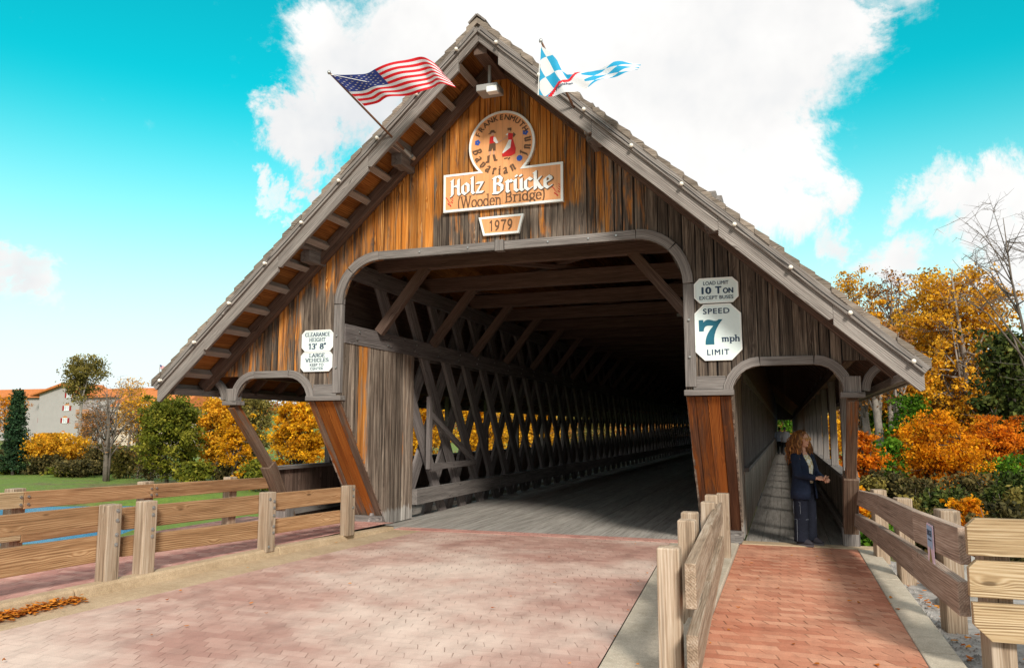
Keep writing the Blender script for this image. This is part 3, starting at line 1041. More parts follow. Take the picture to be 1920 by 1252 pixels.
for s in (-1, 1):
    b.beam((s * .065, -1.005, 7.405), (s * .065, LEN + .7, 7.405), .17, .025, (s * SL, 0, 1))
b.build('ridge_cap', M['barge'], bridge)
# barge boards with their stepped lower edge
for s in (-1, 1):
    cuts = [0, .30, 1.62, 3.20, 4.46, 5.37] if s > 0 else [0, .30, 1.72, 3.22, 4.52, 5.37]
    b = MB()
    for k in range(5):
        u0, u1 = cuts[k] + .001, cuts[k + 1]
        low0, low1 = (.385, .345) if k else (.27, .27)
        ts = 7.355
        poly = [(u0, ts - SL * u0 - low0), (u1 - .05 * (k > 0), ts - SL * (u1 - .05 * (k > 0)) - low1 - .03 * (k > 0)), (u1, ts - SL * u1 - low1 + .03), (u1, ts - SL * u1), (u0, ts - SL * u0)]
        rr = R.random()
        b.prism([(s * p[0], p[1]) for p in poly], lambda a, c, d: (a, d, c), -.945, -.89, grain=lambda a, c, d, r, rr=rr: ((abs(a) - c) * .70, (abs(a) * SL + c) * .73, d, rr))
    b.build('barge_board', M['barge'], bridge, bevel=.006)
    b = MB()
    b.beam((s * .02, -.965, 7.31 - SL * .02 - .03), (s * 5.40, -.965, 7.31 - SL * 5.40 - .03), .045, .10, (SL * s, 0, 1))
    b.build('barge_moulding', M['barge'], bridge, bevel=.005)
    # fascia along the eave
    b = MB()
    b.box((s * 5.34 - .025, -.88, 2.19), (s * 5.34 + .025, LEN + .5, 2.36), 1)
    b.box((s * 5.20 - .05, -.80, 2.18), (s * 5.20 + .05, LEN + .4, 2.28), 1)
    b.build('eave_fascia', M['barge'], bridge, bevel=.004)
    # rafter against the wall, right under the sheathing
    b = MB()
    b.beam((s * .08, -.10, 7.15 - SL * .08), (s * 5.22, -.10, 7.15 - SL * 5.22), .12, .19, (SL * s, 0, 1))
    b.build('wall_rafter', M['inner'], bridge, bevel=.006)
# purlins seen in the soffit
b0 = MB()
b0.box((-.05, -.88, -.115), (.05, 0, 0.0), 1)
pur = None
for s in (-1, 1):
    for k in range(14):
        u = .42 + k * .36
        if pur is None:
            o = pur = b0.build('purlin', M['purlin'], bridge, bevel=.004)
        else:
            o = pur.copy()
            COL.objects.link(o)
        o.location = (s * u, 0, sheath(u) - .006)
        o.rotation_euler = (0, s * math.atan(SL), 0)
# ridge beam end
b = MB()
b.box((-.10, -.86, 6.93), (.10, LEN, 7.2), 1)
b.build('ridge_beam', M['inner'], bridge, bevel=.006)
# rafters over the walkways
b0 = MB()
b0.beam((2.9, 0, sheath(2.9) - .09), (5.28, 0, sheath(5.28) - .09), .06, .15, (SL, 0, 1))
b1 = MB()
b1.beam((-2.9, 0, sheath(2.9) - .09), (-5.28, 0, sheath(5.28) - .09), .06, .15, (-SL, 0, 1))
for s, mb in ((1, b0), (-1, b1)):
    o = mb.build('rafter', M['inner'], bridge)
    o.location = (0, .55, 0)
    for k in range(1, 48):
        c = o.copy()
        COL.objects.link(c)
        c.location = (0, .55 + k * .7, 0)

# ---------------- inside: chords, lattice, tie beams, knee braces, deck
for s in (-1, 1):
    b = MB()
    for v0, v1 in ((.06, 9), (9, 20), (20, 34), (34, 52), (52, LEN)):
        b.box((s * 2.68 - .045, v0, 3.0), (s * 2.68 + .045, v1 - .01, 3.30), 1)
        b.box((s * 2.68 - .045, v0, 4.06), (s * 2.68 + .045, v1 - .01, 4.34), 1)
        b.box((s * 3.0 - .045, v0, 3.0), (s * 3.0 + .045, v1 - .01, 3.30), 1)
    b.build('truss_chord', M['lattice'], bridge)
    b = MB()
    for v0, v1 in ((2.52, 7), (7, 13), (13, 20), (20, 34), (34, 52), (52, LEN)):
        b.box((s * 2.60 - .05, v0, .26), (s * 2.60 + .05, v1 - .01, .54), 1)
    b.build('rub_rail', M['trim'] if s < 0 else M['lattice'], bridge, bevel=.006)
    # bolts on the chord
    b = MB()
    for k in range(14):
        v = .35 + k * 1.05
        for dz in (.09, .21):
            b.tube([(s * 2.63, v + dz * .6, 3.0 + dz), (s * 2.615, v + dz * .6, 3.0 + dz)], .018, 8)
    b.build('chord_bolts', M['steel'], bridge)


def lat(v, d, u, wd=.26, th=.07):
    mb = MB()
    mb.rng = random.Random(int(v * 100) + (7 if d > 0 else 3) + int(u * 10))
    if d > 0:
        p0, p1 = (u, v, 4.2), (u, v + 3.0, -.25)
    else:
        p0, p1 = (u, v, -.25), (u, v + 3.0, 4.2)
    mb.beam(p0, p1, th, wd, (0, 1, .7))
    return mb


for s in (-1, 1):
    rest = MB()
    rest.rng = random.Random(99)
    cnt = 0
    v = 1.3
    while v < LEN - 1.5:
        for d, u in ((1, s * 2.765), (-1, s * 2.875)):
            if s < 0 and cnt < 96:
                lat(v, d, u).build('lattice_board', M['lattice'], bridge)
            else:
                p0, p1 = ((u, v, 4.2), (u, v + 3.0, -.25)) if d > 0 else ((u, v, -.25), (u, v + 3.0, 4.2))
                rest.beam(p0, p1, .07, .26, (0, 1, .7))
            cnt += 1
        v += 1.06
    o = rest.build('lattice_screen', M['lattice'], bridge)
    o['kind'] = 'stuff'

b = MB()
b.box((-2.9, 0, 4.32), (2.9, .14, 4.60), 0)
tie = b.build('tie_beam', M['inner'], bridge, bevel=.006)
tie.location = (0, 1.05, 0)
b = MB()
b.beam((-2.62, .07, 3.28), (-1.75, .07, 4.36), .12, .16, (1, 0, 1))
kn = b.build('knee_brace', M['inner'], bridge, bevel=.006)
kn.location = (0, 1.05, 0)
b = MB()
b.beam((2.62, .07, 3.28), (1.75, .07, 4.36), .12, .16, (-1, 0, 1))
kn2 = b.build('knee_brace', M['inner'], bridge, bevel=.006)
kn2.location = (0, 1.05, 0)
for k in range(1, 33):
    for o in (tie, kn, kn2):
        if o is not tie and k > 24:
            continue
        c = o.copy()
        COL.objects.link(c)
        c.location = (0, 1.05 + 2.15 * k, 0)
# lateral cross bracing above the ties
b = MB()
for k in range(16):
    v = 1.1 + k * 4.3
    b.beam((-2.6, v, 4.66), (2.6, v + 4.3, 4.66), .14, .06)
    b.beam((2.6, v, 4.73), (-2.6, v + 4.3, 4.73), .14, .06)
b.build('lateral_bracing', M['inner'], bridge)
# small lamps under the ties
for k in (3, 6):
    b = MB()
    b.box((1.62, 1.05 + 2.15 * k, 4.24), (1.98, 1.19 + 2.15 * k, 4.30), 0)
    b.tube([(1.8, 1.12 + 2.15 * k, 4.24), (1.8, 1.12 + 2.15 * k, 4.16)], .03, 8)
    b.build('ceiling_lamp', M['lampgrey'], bridge)

# deck planks and walkway floors
b = MB()
x = -2.95
while x < 2.94:
    wd = min(R.uniform(.19, .25), 2.95 - x)
    dz = R.uniform(-.004, .004)
    b.box((x + .003, 1.42, -.09 + dz), (x + wd - .003, LEN + .1, dz), 1)
    x += wd
b.build('deck', M['deck'], bridge)
for s in (-1, 1):
    b = MB()
    x = PO + .02
    while x < WO + .19:
        wd = min(R.uniform(.2, .26), WO + .2 - x)
        dz = R.uniform(-.003, .003)
        b.box((s * (x + .003), 1.52, -.09 + dz), (s * (x + wd - .003), LEN + .1, .012 + dz), 1)
        x += wd
    b.build('walkway_floor', M['deck'], bridge)
    # outer parapet: boards, rail, posts
    uc = s * (WO + .12)
    b = MB()
    v = 1.1
    while v < LEN:
        wd = R.uniform(.18, .24)
        zb_ = max(.02, 1.0 - (v - 1.02) * 1.55) if v < 1.7 else .0
        b.box((uc - .015, v + .003, zb_), (uc + .015, v + wd - .003, .92), 2, st=.2)
        v += wd
    b.build('parapet', M['cheek'] if s > 0 else M['inner'], bridge)
    b = MB()
    b.box((uc - .09, 1.0, .92), (uc + .09, LEN, .985), 1)
    b.box((uc - s * .055 - .03, 1.5, .10), (uc - s * .055 + .03, LEN, .24), 1)
    b.build('parapet_rail', M['trim'], bridge, bevel=.005)
    b = MB()
    b.box((uc - .06, 0, .985), (uc + .06, .14, sheath(WO + .12) - .02), 2)
    o = b.build('walkway_post', M['trim'] if s > 0 else M['lattice'], bridge, bevel=.006)
    step = 3.0 if s > 0 else 2.9
    o.location = (0, 1.75 if s > 0 else 2.9, 0)
    k = 1
    while o.location.y + k * step < LEN and k < 92:
        c = o.copy()
        COL.objects.link(c)
        c.location = (0, o.location.y + k * step, 0)
        k += 1
    b = MB()
    b.box((s * 4.70 - .06, .1, 2.50), (s * 4.70 + .06, LEN, 2.66), 1)
    b.build('wall_plate', M['inner'], bridge)
    # boarding above the slats, closing the roof space towards the walkway
    b = MB()
    b.box((s * (PO - .02) - .012, .05, 2.58), (s * (PO - .02) + .012, LEN, 4.22), 1)
    b.build('upper_boarding', M['inner'], bridge)
    if s < 0:
        continue
    # wall between road and walkway: boarded dado and upright slats
    b = MB()
    v = 2.22
    while v < LEN:
        wd = R.uniform(.17, .24)
        b.box((s * PO - .014, v + .002, .015), (s * PO + .014, v + wd - .002, .98), 2, st=.22)
        v += wd
    b.build('walkway_dado', M['dado'], bridge)
    b = MB()
    b.box((s * (PO + .03) - .05, 2.2, .98), (s * (PO + .03) + .05, LEN, 1.04), 1)
    b.box((s * (PO + .01) - .03, 2.2, 2.42), (s * (PO + .01) + .03, LEN, 2.58), 1)
    b.build('dado_rail', M['trim'], bridge)
    b = MB()
    v = 2.25
    while v < LEN:
        b.box((s * PO - .013, v, 1.04), (s * PO + .013, v + .08, 2.42), 2)
        v += .15
    b.build('slat_screen', M['lattice'], bridge)

# triangular brace frame hanging on the left truss
b = MB()
b.box((-2.60, 2.98, .88), (-2.52, 3.10, 2.26), 2)
b.box((-2.60, 3.10, .86), (-2.52, 5.35, .98), 1)
b.beam((-2.56, 3.08, 1.92), (-2.56, 5.25, .99), .07, .12, (0, 1, 1))
b.build('brace_frame', M['lattice'], bridge, bevel=.006)
# far portal
b = MB()
for s in (-1, 1):
    b.box((s * (PO + HW) / 2 - .3, LEN - .1, 0), (s * (PO + HW) / 2 + .3, LEN, 3.4), 2)
b.prism([(-2.65, 4.3), (2.65, 4.3), (0.0, 7.1)], lambda a, c, d: (a, d, c), LEN - .05, LEN)
for s in (-1, 1):
    b.prism([(s * 2.7, 2.5), (s * 5.3, 2.5), (s * 2.7, 4.9)], lambda a, c, d: (a, d, c), LEN - .04, LEN - .01)
b.build('far_portal', M['inner'], bridge)
# bolts on the trim
b = MB()
for (u, z) in ((-1.3, 4.335), (-.5, 4.34), (.75, 4.33), (1.35, 4.33), (1.75, 4.34), (-2.72, 2.6), (-2.72, 3.1), (2.72, 2.6), (2.72, 3.1)):
    b.tube([(u, -.06, z), (u, -.072, z)], .014, 8)
b.build('trim_bolts', M['steel'], bridge)

# string lights along the barge boards
for s in (-1, 1):
    sl = thing('string_light', 'row of round bulbs on a black cord along the %s barge board' % ('left' if s < 0 else 'right'), 'string lights', (BX, FY, 0), group='string lights on the gable')
    b = MB()
    pts = [(s * (.05 + i * .1325), -.993, 7.27 - SL * (.05 + i * .1325) - .015 * abs(math.sin(i * PI / 5))) for i in range(41)]
    b.tube(pts, .005, 5)
    b.build('cord', M['black'], sl)
    for k in range(9):
        u = .30 + k * .62
        b = MB()
        b.ellipsoid((s * u, -1.03, 7.255 - SL * u), (.027, .027, .027), 12, 8)
        b.tube([(s * u, -.985, 7.262 - SL * u), (s * u, -1.0, 7.258 - SL * u)], .018, 8)
        b.build('bulb', M['bulb'], sl, smooth=True)
# flood light under the apex
fl = thing('flood_light', 'grey flood light under the gable apex', 'flood light', (BX, FY, 0))
b = MB()
b.box((-.16, -.62, 6.50), (.17, -.34, 6.60), 0)
b.build('housing', M['lampgrey'], fl, bevel=.012)
b = MB()
b.box((-.02, -.50, 6.60), (.02, -.46, 6.95), 2)
b.build('bracket', M['lampgrey'], fl)
b = MB()
b.box((.03, -.70, 6.43), (.19, -.58, 6.52), 0)
b.build('lens', M['white'], fl, bevel=.01)

# ------------------------------------------------------------------ lettering
def font_geo(s, offset=0.0, shear=0.0, space=1.0):
    cu = bpy.data.curves.new('lettering', 'FONT')
    cu.body = s
    cu.size = 1.0
    cu.shear = shear
    cu.space_character = space
    cu.resolution_u = 3
    o = bpy.data.objects.new('lettering', cu)
    COL.objects.link(o)
    dg = bpy.context.evaluated_depsgraph_get()
    me = bpy.data.meshes.new_from_object(o.evaluated_get(dg))
    v = np.array([x.co[:2] for x in me.vertices])
    f = [tuple(p.vertices) for p in me.polygons]
    bpy.data.objects.remove(o)
    bpy.data.curves.remove(cu)
    bpy.data.meshes.remove(me)
    if offset:          # heavier strokes: the outline laid a little to each side
        n, v0, f0 = len(v), v, f
        sh_ = [(-offset, 0), (offset, 0), (0, offset * .7), (0, -offset * .7)]
        v = np.concatenate([v0 + np.array(s_) for s_ in sh_])
        f = [tuple(i + k * n for i in q_) for k in range(len(sh_)) for q_ in f0]
    return v, f


def fit(geo, cx_, cz, wd=None, ht=None, rot=0.0):
    v, f = geo
    lo, hi = v.min(0), v.max(0)
    sxx = wd / (hi[0] - lo[0]) if wd else None
    szz = ht / (hi[1] - lo[1]) if ht else None
    sxx = sxx or szz
    szz = szz or sxx
    v = (v - (lo + hi) / 2) * np.array([sxx, szz])
    c, s = math.cos(rot), math.sin(rot)
    v = v @ np.array([[c, s], [-s, c]])
    return v + np.array([cx_, cz]), f


def hull(pts):
    pts = sorted(set((round(p[0], 5), round(p[1], 5)) for p in pts))
    def half(ps):
        h = []
        for p in ps:
            while len(h) >= 2 and (h[-1][0] - h[-2][0]) * (p[1] - h[-2][1]) - (h[-1][1] - h[-2][1]) * (p[0] - h[-2][0]) <= 0:
                h.pop()
            h.append(p)
        return h
    a, b_ = half(pts), half(pts[::-1])
    return a[:-1] + b_[:-1]


def bez(*c, n=6):
    """quadratic curve through control triple"""
    (a, b_, d) = c
    return [((1 - t) ** 2 * a[0] + 2 * t * (1 - t) * b_[0] + t * t * d[0], (1 - t) ** 2 * a[1] + 2 * t * (1 - t) * b_[1] + t * t * d[1]) for t in [i / n for i in range(n + 1)]]


def oval(cx_, cy_, rx, ry, a0=0, a1=360, n=14):
    return [(cx_ + rx * math.cos(rad(a0 + (a1 - a0) * i / n)), cy_ + ry * math.sin(rad(a0 + (a1 - a0) * i / n))) for i in range(n + 1)]


# broken-script letters drawn with a slanted broad nib: (advance, strokes)
GOTH = {
    'H': (.86, [[(.1, 1.42), (.1, .05), (0, -.08)], [(.62, 1.42), (.62, .12), (.74, 0)], [(.02, 1.36), (.16, 1.44)], [(.1, .72), (.36, .86), (.62, .74)]]),
    'o': (.66, [[(.28, 1), (.03, .8), (.03, .2), (.26, 0)], [(.26, 0), (.5, .2), (.5, .8), (.28, 1)]]),
    'l': (.34, [[(.0, 1.42), (.09, 1.5), (.09, .12), (.22, 0)]]),
    'z': (.62, [[(.02, .92), (.5, .92), (.03, .05), (.52, .05)]]),
    'B': (.84, [[(.1, 1.4), (.1, .0)], [(0, 1.32), (.4, 1.44), (.58, 1.22), (.52, .9), (.12, .76)], [(.4, .78), (.64, .58), (.62, .2), (.42, 0), (.0, .03)]]),
    'r': (.5, [[(.0, .9), (.09, 1), (.09, .08), (.2, 0)], [(.12, .72), (.3, 1), (.42, .86)]]),
    'ü': (.68, [[(.0, .9), (.07, 1), (.07, .15), (.24, 0), (.5, .22)], [(.5, 1), (.5, .12), (.62, 0)], [(.12, 1.32), (.16, 1.26)], [(.44, 1.32), (.48, 1.26)]]),
    'c': (.56, [[(.46, .84), (.26, 1), (.04, .8), (.04, .2), (.26, 0), (.46, .16)]]),
    'k': (.64, [[(.0, 1.42), (.08, 1.5), (.08, .0)], [(.44, .98), (.12, .55)], [(.2, .56), (.44, .1), (.58, 0)]]),
    'e': (.58, [[(.06, .48), (.46, .68), (.44, .86), (.26, 1), (.04, .78), (.04, .2), (.26, 0), (.48, .17)]]),
    'a': (.64, [[(.06, .9), (.24, 1), (.46, .9), (.46, .12), (.58, 0)], [(.46, .5), (.1, .44), (.04, .16), (.22, 0), (.46, .16)]]),
    'v': (.62, [[(.0, .92), (.09, 1), (.09, .2), (.28, 0)], [(.28, 0), (.5, .3), (.5, .85), (.38, 1)]]),
    'i': (.32, [[(.0, .9), (.09, 1), (.09, .12), (.2, 0)], [(.07, 1.32), (.11, 1.26)]]),
    'n': (.68, [[(.0, .9), (.09, 1), (.09, .0)], [(.1, .75), (.34, 1), (.5, .85), (.5, .12), (.62, 0)]]),
    'I': (.5, [[(.12, 1.4), (.2, 1.3), (.2, .12), (.06, 0)], [(.0, 1.32), (.2, 1.42), (.38, 1.34)]]),
    ' ': (.42, []),
}
S_ = lambda *p: list(p)
# roman letters with bracket serifs: (advance, strokes); serifs sit at the ends listed
SERIF = {
    'C': (.92, [oval(.46, .5, .42, .48, 45, 315)], [(.78, .72, 'v'), (.76, .25, 'v')]),
    'L': (.78, [[(.16, 0), (.16, 1)], [(.1, .03), (.68, .03)]], [(.16, 1, 'h'), (.68, .12, 'v')]),
    'E': (.80, [[(.16, 0), (.16, 1)], [(.1, .03), (.68, .03)], [(.1, .97), (.66, .97)], [(.16, .52), (.5, .52)]], [(.68, .12, 'v'), (.66, .88, 'v')]),
    'A': (.94, [[(.08, 0), (.46, 1)], [(.46, 1), (.84, 0)], [(.22, .34), (.7, .34)]], [(.08, 0, 'h'), (.84, 0, 'h')]),
    'R': (.9, [[(.16, 0), (.16, 1)], [(.1, .97), (.5, .97)] + oval(.5, .74, .22, .23, 90, -90, 7) + [(.16, .51)], [(.46, .5), (.78, .02)]], [(.16, 0, 'h'), (.8, 0, 'h')]),
    'N': (.98, [[(.16, 0), (.16, 1)], [(.16, 1), (.8, 0)], [(.8, 0), (.8, 1)]], [(.16, 0, 'h'), (.1, 1, 'h'), (.8, 1, 'h')]),
    'H': (.98, [[(.16, 0), (.16, 1)], [(.8, 0), (.8, 1)], [(.16, .52), (.8, .52)]], [(.16, 0, 'h'), (.16, 1, 'h'), (.8, 0, 'h'), (.8, 1, 'h')]),
    'I': (.46, [[(.22, 0), (.22, 1)]], [(.22, 0, 'h'), (.22, 1, 'h')]),
    'G': (.96, [oval(.46, .5, .42, .48, 45, 345), [(.82, .1), (.82, .44)]], [(.78, .72, 'v'), (.78, .44, 'h')]),
    'T': (.86, [[(.42, 0), (.42, 1)], [(.06, .97), (.78, .97)]], [(.42, 0, 'h'), (.06, .86, 'v'), (.78, .86, 'v')]),
    'V': (.92, [[(.08, 1), (.46, 0)], [(.46, 0), (.84, 1)]], [(.08, 1, 'h'), (.84, 1, 'h')]),
    'S': (.74, [oval(.36, .74, .26, .24, 30, 250, 9) + oval(.36, .26, .28, .24, 70, -150, 9)], []),
    '1': (.56, [[(.28, 0), (.28, 1)], [(.1, .84), (.28, 1)]], [(.28, 0, 'h')]),
    '3': (.72, [oval(.32, .74, .25, .24, 150, -90, 9) + oval(.32, .26, .28, .25, 90, -150, 9)], []),
    '8': (.74, [oval(.36, .75, .22, .23), oval(.36, .26, .28, .26)], []),
    "'": (.26, [[(.1, 1.05), (.06, .8)]], []),
    '"': (.42, [[(.1, 1.05), (.06, .8)], [(.28, 1.05), (.24, .8)]], []),
    '7': (.74, [[(.08, .96), (.66, .96)], [(.64, .96), (.40, .5), (.30, 0)]], [(.08, .82, 'v')]),
    '9': (.7, [oval(.34, .68, .24, .3), [(.58, .7), (.5, .25), (.2, .02)]], []),
    '(': (.4, [oval(.5, .42, .34, .72, 130, 230, 8)], []),
    ')': (.4, [oval(-.12, .42, .34, .72, 50, -50, 8)], []),
    'W': (1.3, [[(.08, 1), (.36, 0)], [(.36, 0), (.64, 1)], [(.64, 1), (.92, 0)], [(.92, 0), (1.2, 1)]], [(.08, 1, 'h'), (.64, 1, 'h'), (1.2, 1, 'h')]),
    'B': (.84, [[(.16, 0), (.16, 1)], [(.1, .97), (.44, .97)] + oval(.44, .75, .22, .22, 90, -90, 7) + [(.16, .53)], [(.44, .53)] + oval(.46, .27, .26, .25, 90, -90, 7) + [(.1, .02)]], [(.13, 0, 'h'), (.13, 1, 'h')]),
    'o': (.68, [oval(.33, .32, .28, .32)], []),
    'd': (.74, [oval(.32, .32, .27, .32), [(.58, 0), (.58, 1.02)]], [(.64, 0, 'h'), (.52, 1.02, 'h')]),
    'e': (.62, [oval(.31, .32, .26, .32, 0, 320), [(.06, .36), (.57, .36)]], []),
    'n': (.76, [[(.16, 0), (.16, .64)], oval(.38, .36, .22, .27, 170, 0, 8) + [(.6, 0)]], [(.16, 0, 'h'), (.6, 0, 'h'), (.1, .64, 'h')]),
    'r': (.54, [[(.16, 0), (.16, .64)], oval(.36, .38, .2, .25, 170, 50, 6)], [(.16, 0, 'h'), (.1, .64, 'h')]),
    'i': (.36, [[(.18, 0), (.18, .64)], [(.18, .9), (.18, .94)]], [(.18, 0, 'h'), (.12, .64, 'h')]),
    'g': (.66, [oval(.3, .4, .23, .24), [(.46, .56), (.62, .64)], oval(.32, -.1, .27, .16), [(.16, .2), (.14, .08), (.4, .04)]], []),
    'm': (1.12, [[(.16, 0), (.16, .64)], oval(.34, .38, .2, .26, 170, 0, 8) + [(.54, 0)], oval(.74, .38, .2, .26, 170, 0, 8) + [(.94, 0)]], [(.16, 0, 'h'), (.54, 0, 'h'), (.94, 0, 'h'), (.1, .64, 'h')]),
    'p': (.74, [[(.16, -.3), (.16, .64)], oval(.4, .32, .26, .31)], [(.16, -.3, 'h'), (.1, .64, 'h')]),
    'h': (.76, [[(.16, 0), (.16, 1.0)], oval(.38, .36, .22, .27, 170, 0, 8) + [(.6, 0)]], [(.16, 0, 'h'), (.6, 0, 'h'), (.1, 1.0, 'h')]),
    ' ': (.44, [], []),
}


def pen(strokes, nib):
    """each segment of each stroke swept by a nib outline -> convex polygons"""
    out = []
    for st in strokes:
        for a, b_ in zip(st[:-1], st[1:]):
            out.append(hull([(a[0] + x, a[1] + y) for x, y in nib] + [(b_[0] + x, b_[1] + y) for x, y in nib]))
    return out


def polys_geo(ps):
    v, f = [], []
    for p in ps:
        o = len(v)
        v += p
        f.append(tuple(range(o, o + len(p))))
    return np.array(v), f


def goth(s, wt=.125, thin=.03):
    c, d = math.cos(rad(38)), math.sin(rad(38))
    nib = [(wt * c + thin * d, wt * d - thin * c), (-wt * c + thin * d, -wt * d - thin * c), (-wt * c - thin * d, -wt * d + thin * c), (wt * c - thin * d, wt * d + thin * c)]
    x, ps = 0, []
    for ch in s:
        adv, st = GOTH[ch]
        ps += [[(p[0] + x, p[1]) for p in h] for h in pen(st, nib)]
        x += adv + .10
    return polys_geo(ps)


def serif(s, thick=.075, thin=.028, gap=.05):
    nib = [(thick, -thin), (thick, thin), (-thick, thin), (-thick, -thin)]
    x, ps = 0, []
    for ch in s:
        adv, st, ser = SERIF[ch]
        hs = pen(st, nib)
        for sx_, sz, k in ser:
            a, c = (.15, thin * 1.1) if k == 'h' else (thin, .11)
            hs.append([(sx_ - a, sz - c), (sx_ + a, sz - c), (sx_ + a, sz + c), (sx_ - a, sz + c)])
        ps += [[(p[0] + x, p[1]) for p in h] for h in hs]
        x += adv + gap
    return polys_geo(ps)


def rounded(s, wt=.07):
    nib = [(wt * math.cos(k * PI / 4), wt * math.sin(k * PI / 4)) for k in range(8)]
    x, ps = 0, []
    for ch in s:
        adv, st = SERIF[ch][:2]
        ps += [[(p[0] + x, p[1]) for p in h] for h in pen(st, nib)]
        x += adv + .12
    return polys_geo(ps)


def letters(name, geos, mat_, parent, d, fn=None, th=0.0):
    """all letters of one colour on one sign as one mesh, faces lying at depth d (towards -y)"""
    b = MB()
    i = 0
    for v, f in geos:
        for face in f:
            pts = [(v[k][0], d - 0.00004 * (i % 50), v[k][1]) for k in face]
            if fn:
                pts = [fn(*p) for p in pts]
            b.add(pts, [tuple(range(len(pts)))])
            i += 1
    return b.build(name, mat_, parent, fix=False)


def inset(poly, w):
    n = len(poly)
    ar = sum(poly[i][0] * poly[(i + 1) % n][1] - poly[(i + 1) % n][0] * poly[i][1] for i in range(n))
    sg = 1 if ar > 0 else -1
    out = []
    for i in range(n):
        a, b_, c = Vector(poly[i - 1]), Vector(poly[i]), Vector(poly[(i + 1) % n])
        d1, d2 = (b_ - a).normalized(), (c - b_).normalized()
        n1, n2 = Vector((-d1.y, d1.x)) * sg, Vector((-d2.y, d2.x)) * sg
        k = n1 + n2
        k = k / max(0.35, k.dot(n1))
        out.append(tuple(b_ + k * w))
    return out


def board(parent, poly, rim, y0, y1, face_m, rim_m, face_name='sign_panel', rim_name='sign_border'):
    """flat board with a raised border following its outline"""
    inn = inset(poly, rim)
    b = MB()
    b.prism(inset(poly, rim * .5), lambda a, c, d: (a, d, c), y0, y1 + .006)
    b.build(face_name, face_m, parent)
    b = MB()
    n = len(poly)
    vs = []
    for (pp, yy) in ((poly, y0 + .002), (poly, y1), (inn, y1), (inn, y1 + .012)):
        vs += [(p[0], yy, p[1]) for p in pp]
    fs = []
    for k in range(3):
        fs += [(k * n + i, k * n + (i + 1) % n, (k + 1) * n + (i + 1) % n, (k + 1) * n + i) for i in range(n)]
    b.add(vs, fs)
    b.build(rim_name, rim_m, parent)
    return y1 + .006


# ------------------------------------------------------------------ the bridge's name sign
ns = thing('bridge_sign', 'large tan wooden sign with round crest reading Holz Brücke, high on the gable', 'sign', (BX, FY - .012, 0))
ring = [(0.035 + .525 * math.cos(rad(a)), 5.875 + .525 * math.sin(rad(a))) for a in np.linspace(-46, 226, 42)]
poly = [(-.905, 4.91), (.985, 4.91), (.985, 5.50)] + ring + [(-.905, 5.50)]
yf_ = board(ns, poly, .035, -.002, -.058, M['signtan'], M['white'])
lt = yf_ - .003
for wd_, u_, z_, w_ in (('Holz', -.52, 5.285, .56), ('Brücke', .36, 5.265, .95)):
    letters('lettering', [fit(goth(wd_), u_, z_, w_, .30)], M['white'], ns, lt - .005)
    letters('lettering_shadow', [fit(goth(wd_, .15, .055), u_ + .008, z_ - .007, w_ + .02, .318)], M['brown'], ns, lt - .002)
letters('lettering', [fit(serif('(Wooden', .07, .03), -.315, 5.030, .70, .215)], M['brown'], ns, lt - .0015)
letters('lettering', [fit(serif('Bridge)', .07, .03), .40, 5.038, .62, .215)], M['brown'], ns, lt - .0015)
br_geo = []
for k, ch in enumerate('FRANKENMUTH'):
    a = rad(152 - k * 12.4)
    br_geo.append(fit(font_geo(ch, .035), .035 + .425 * math.cos(a), 5.875 + .425 * math.sin(a), None, .085, a - PI / 2))
letters('lettering', br_geo, M['brown'], ns, lt - .0015)
br_geo = []


def glyph_at(ch, sc_, u, z, rot, wt):
    v, f = goth(ch, wt, .045)
    v = (v - np.array([(v[:, 0].min() + v[:, 0].max()) / 2, .5])) * sc_
    c, s = math.cos(rot), math.sin(rot)
    return v @ np.array([[c, s], [-s, c]]) + np.array([u, z]), f


for k, ch in enumerate('Bavarian'):
    a = rad(190 + [0, 17, 33, 49, 64, 76, 89, 106][k])
    br_geo.append(glyph_at(ch, .092, .035 + .415 * math.cos(a), 5.875 + .415 * math.sin(a), a + PI / 2, .15))
letters('lettering', br_geo, M['brown'], ns, lt - .0015)
br_geo = []
for k, ch in enumerate('Inn'):
    a = rad(-26 + [0, 15, 31][k])
    br_geo.append(glyph_at(ch, .092, .035 + .415 * math.cos(a), 5.875 + .415 * math.sin(a), a + PI / 2, .15))
letters('lettering', br_geo, M['brown'], ns, lt - .0015)


def figure(name, layers):
    """flat painted figure: (material, polygons) from back to front"""
    b = MB()
    ms, k = [], 0
    for m, polys in layers:
        ms.append(m)
        for q_ in polys:
            pts = [(ex + x * .0042, lt - .0016 - .0007 * (len(ms) - 1) - .00004 * k, ez + z * .0042) for x, z in q_]
            b.add(pts, [tuple(range(len(pts)))], len(ms) - 1)
            k += 1
    return b.build(name, ms, ns, fix=False)


ex, ez = .035, 5.875
# dancing couple: he with hat, red waistcoat and boots, she in red skirt with a pale apron
figure('painted_man', [(M['brown'], [[(-46, 48), (-24, 48), (-28, 58), (-40, 58)], [(-50, 46), (-20, 50), (-22, 46), (-50, 43)], [(-46, 8), (-22, 8), (-22, -20), (-32, -20), (-34, -8), (-38, -20), (-50, -20)],
                                     [(-54, -36), (-44, -34), (-46, -62), (-60, -62), (-60, -57), (-54, -55)], [(-34, -34), (-25, -34), (-20, -52), (-14, -54), (-16, -58), (-28, -58)]]),
                       (M['red'], [[(-44, 34), (-28, 36), (-24, 10), (-46, 8)]]), (M['skin'], [[(-38, 48), (-28, 47), (-27, 40), (-34, 36), (-40, 40)], [(-18, 10), (2, 18), (3, 13), (-16, 5)], [(-46, -20), (-38, -20), (-40, -34), (-48, -34)], [(-32, -20), (-26, -20), (-26, -34), (-32, -34)]]),
                       (M['white'], [[(-30, 32), (-22, 30), (-12, 8), (-20, 6), (-30, 16)]])])
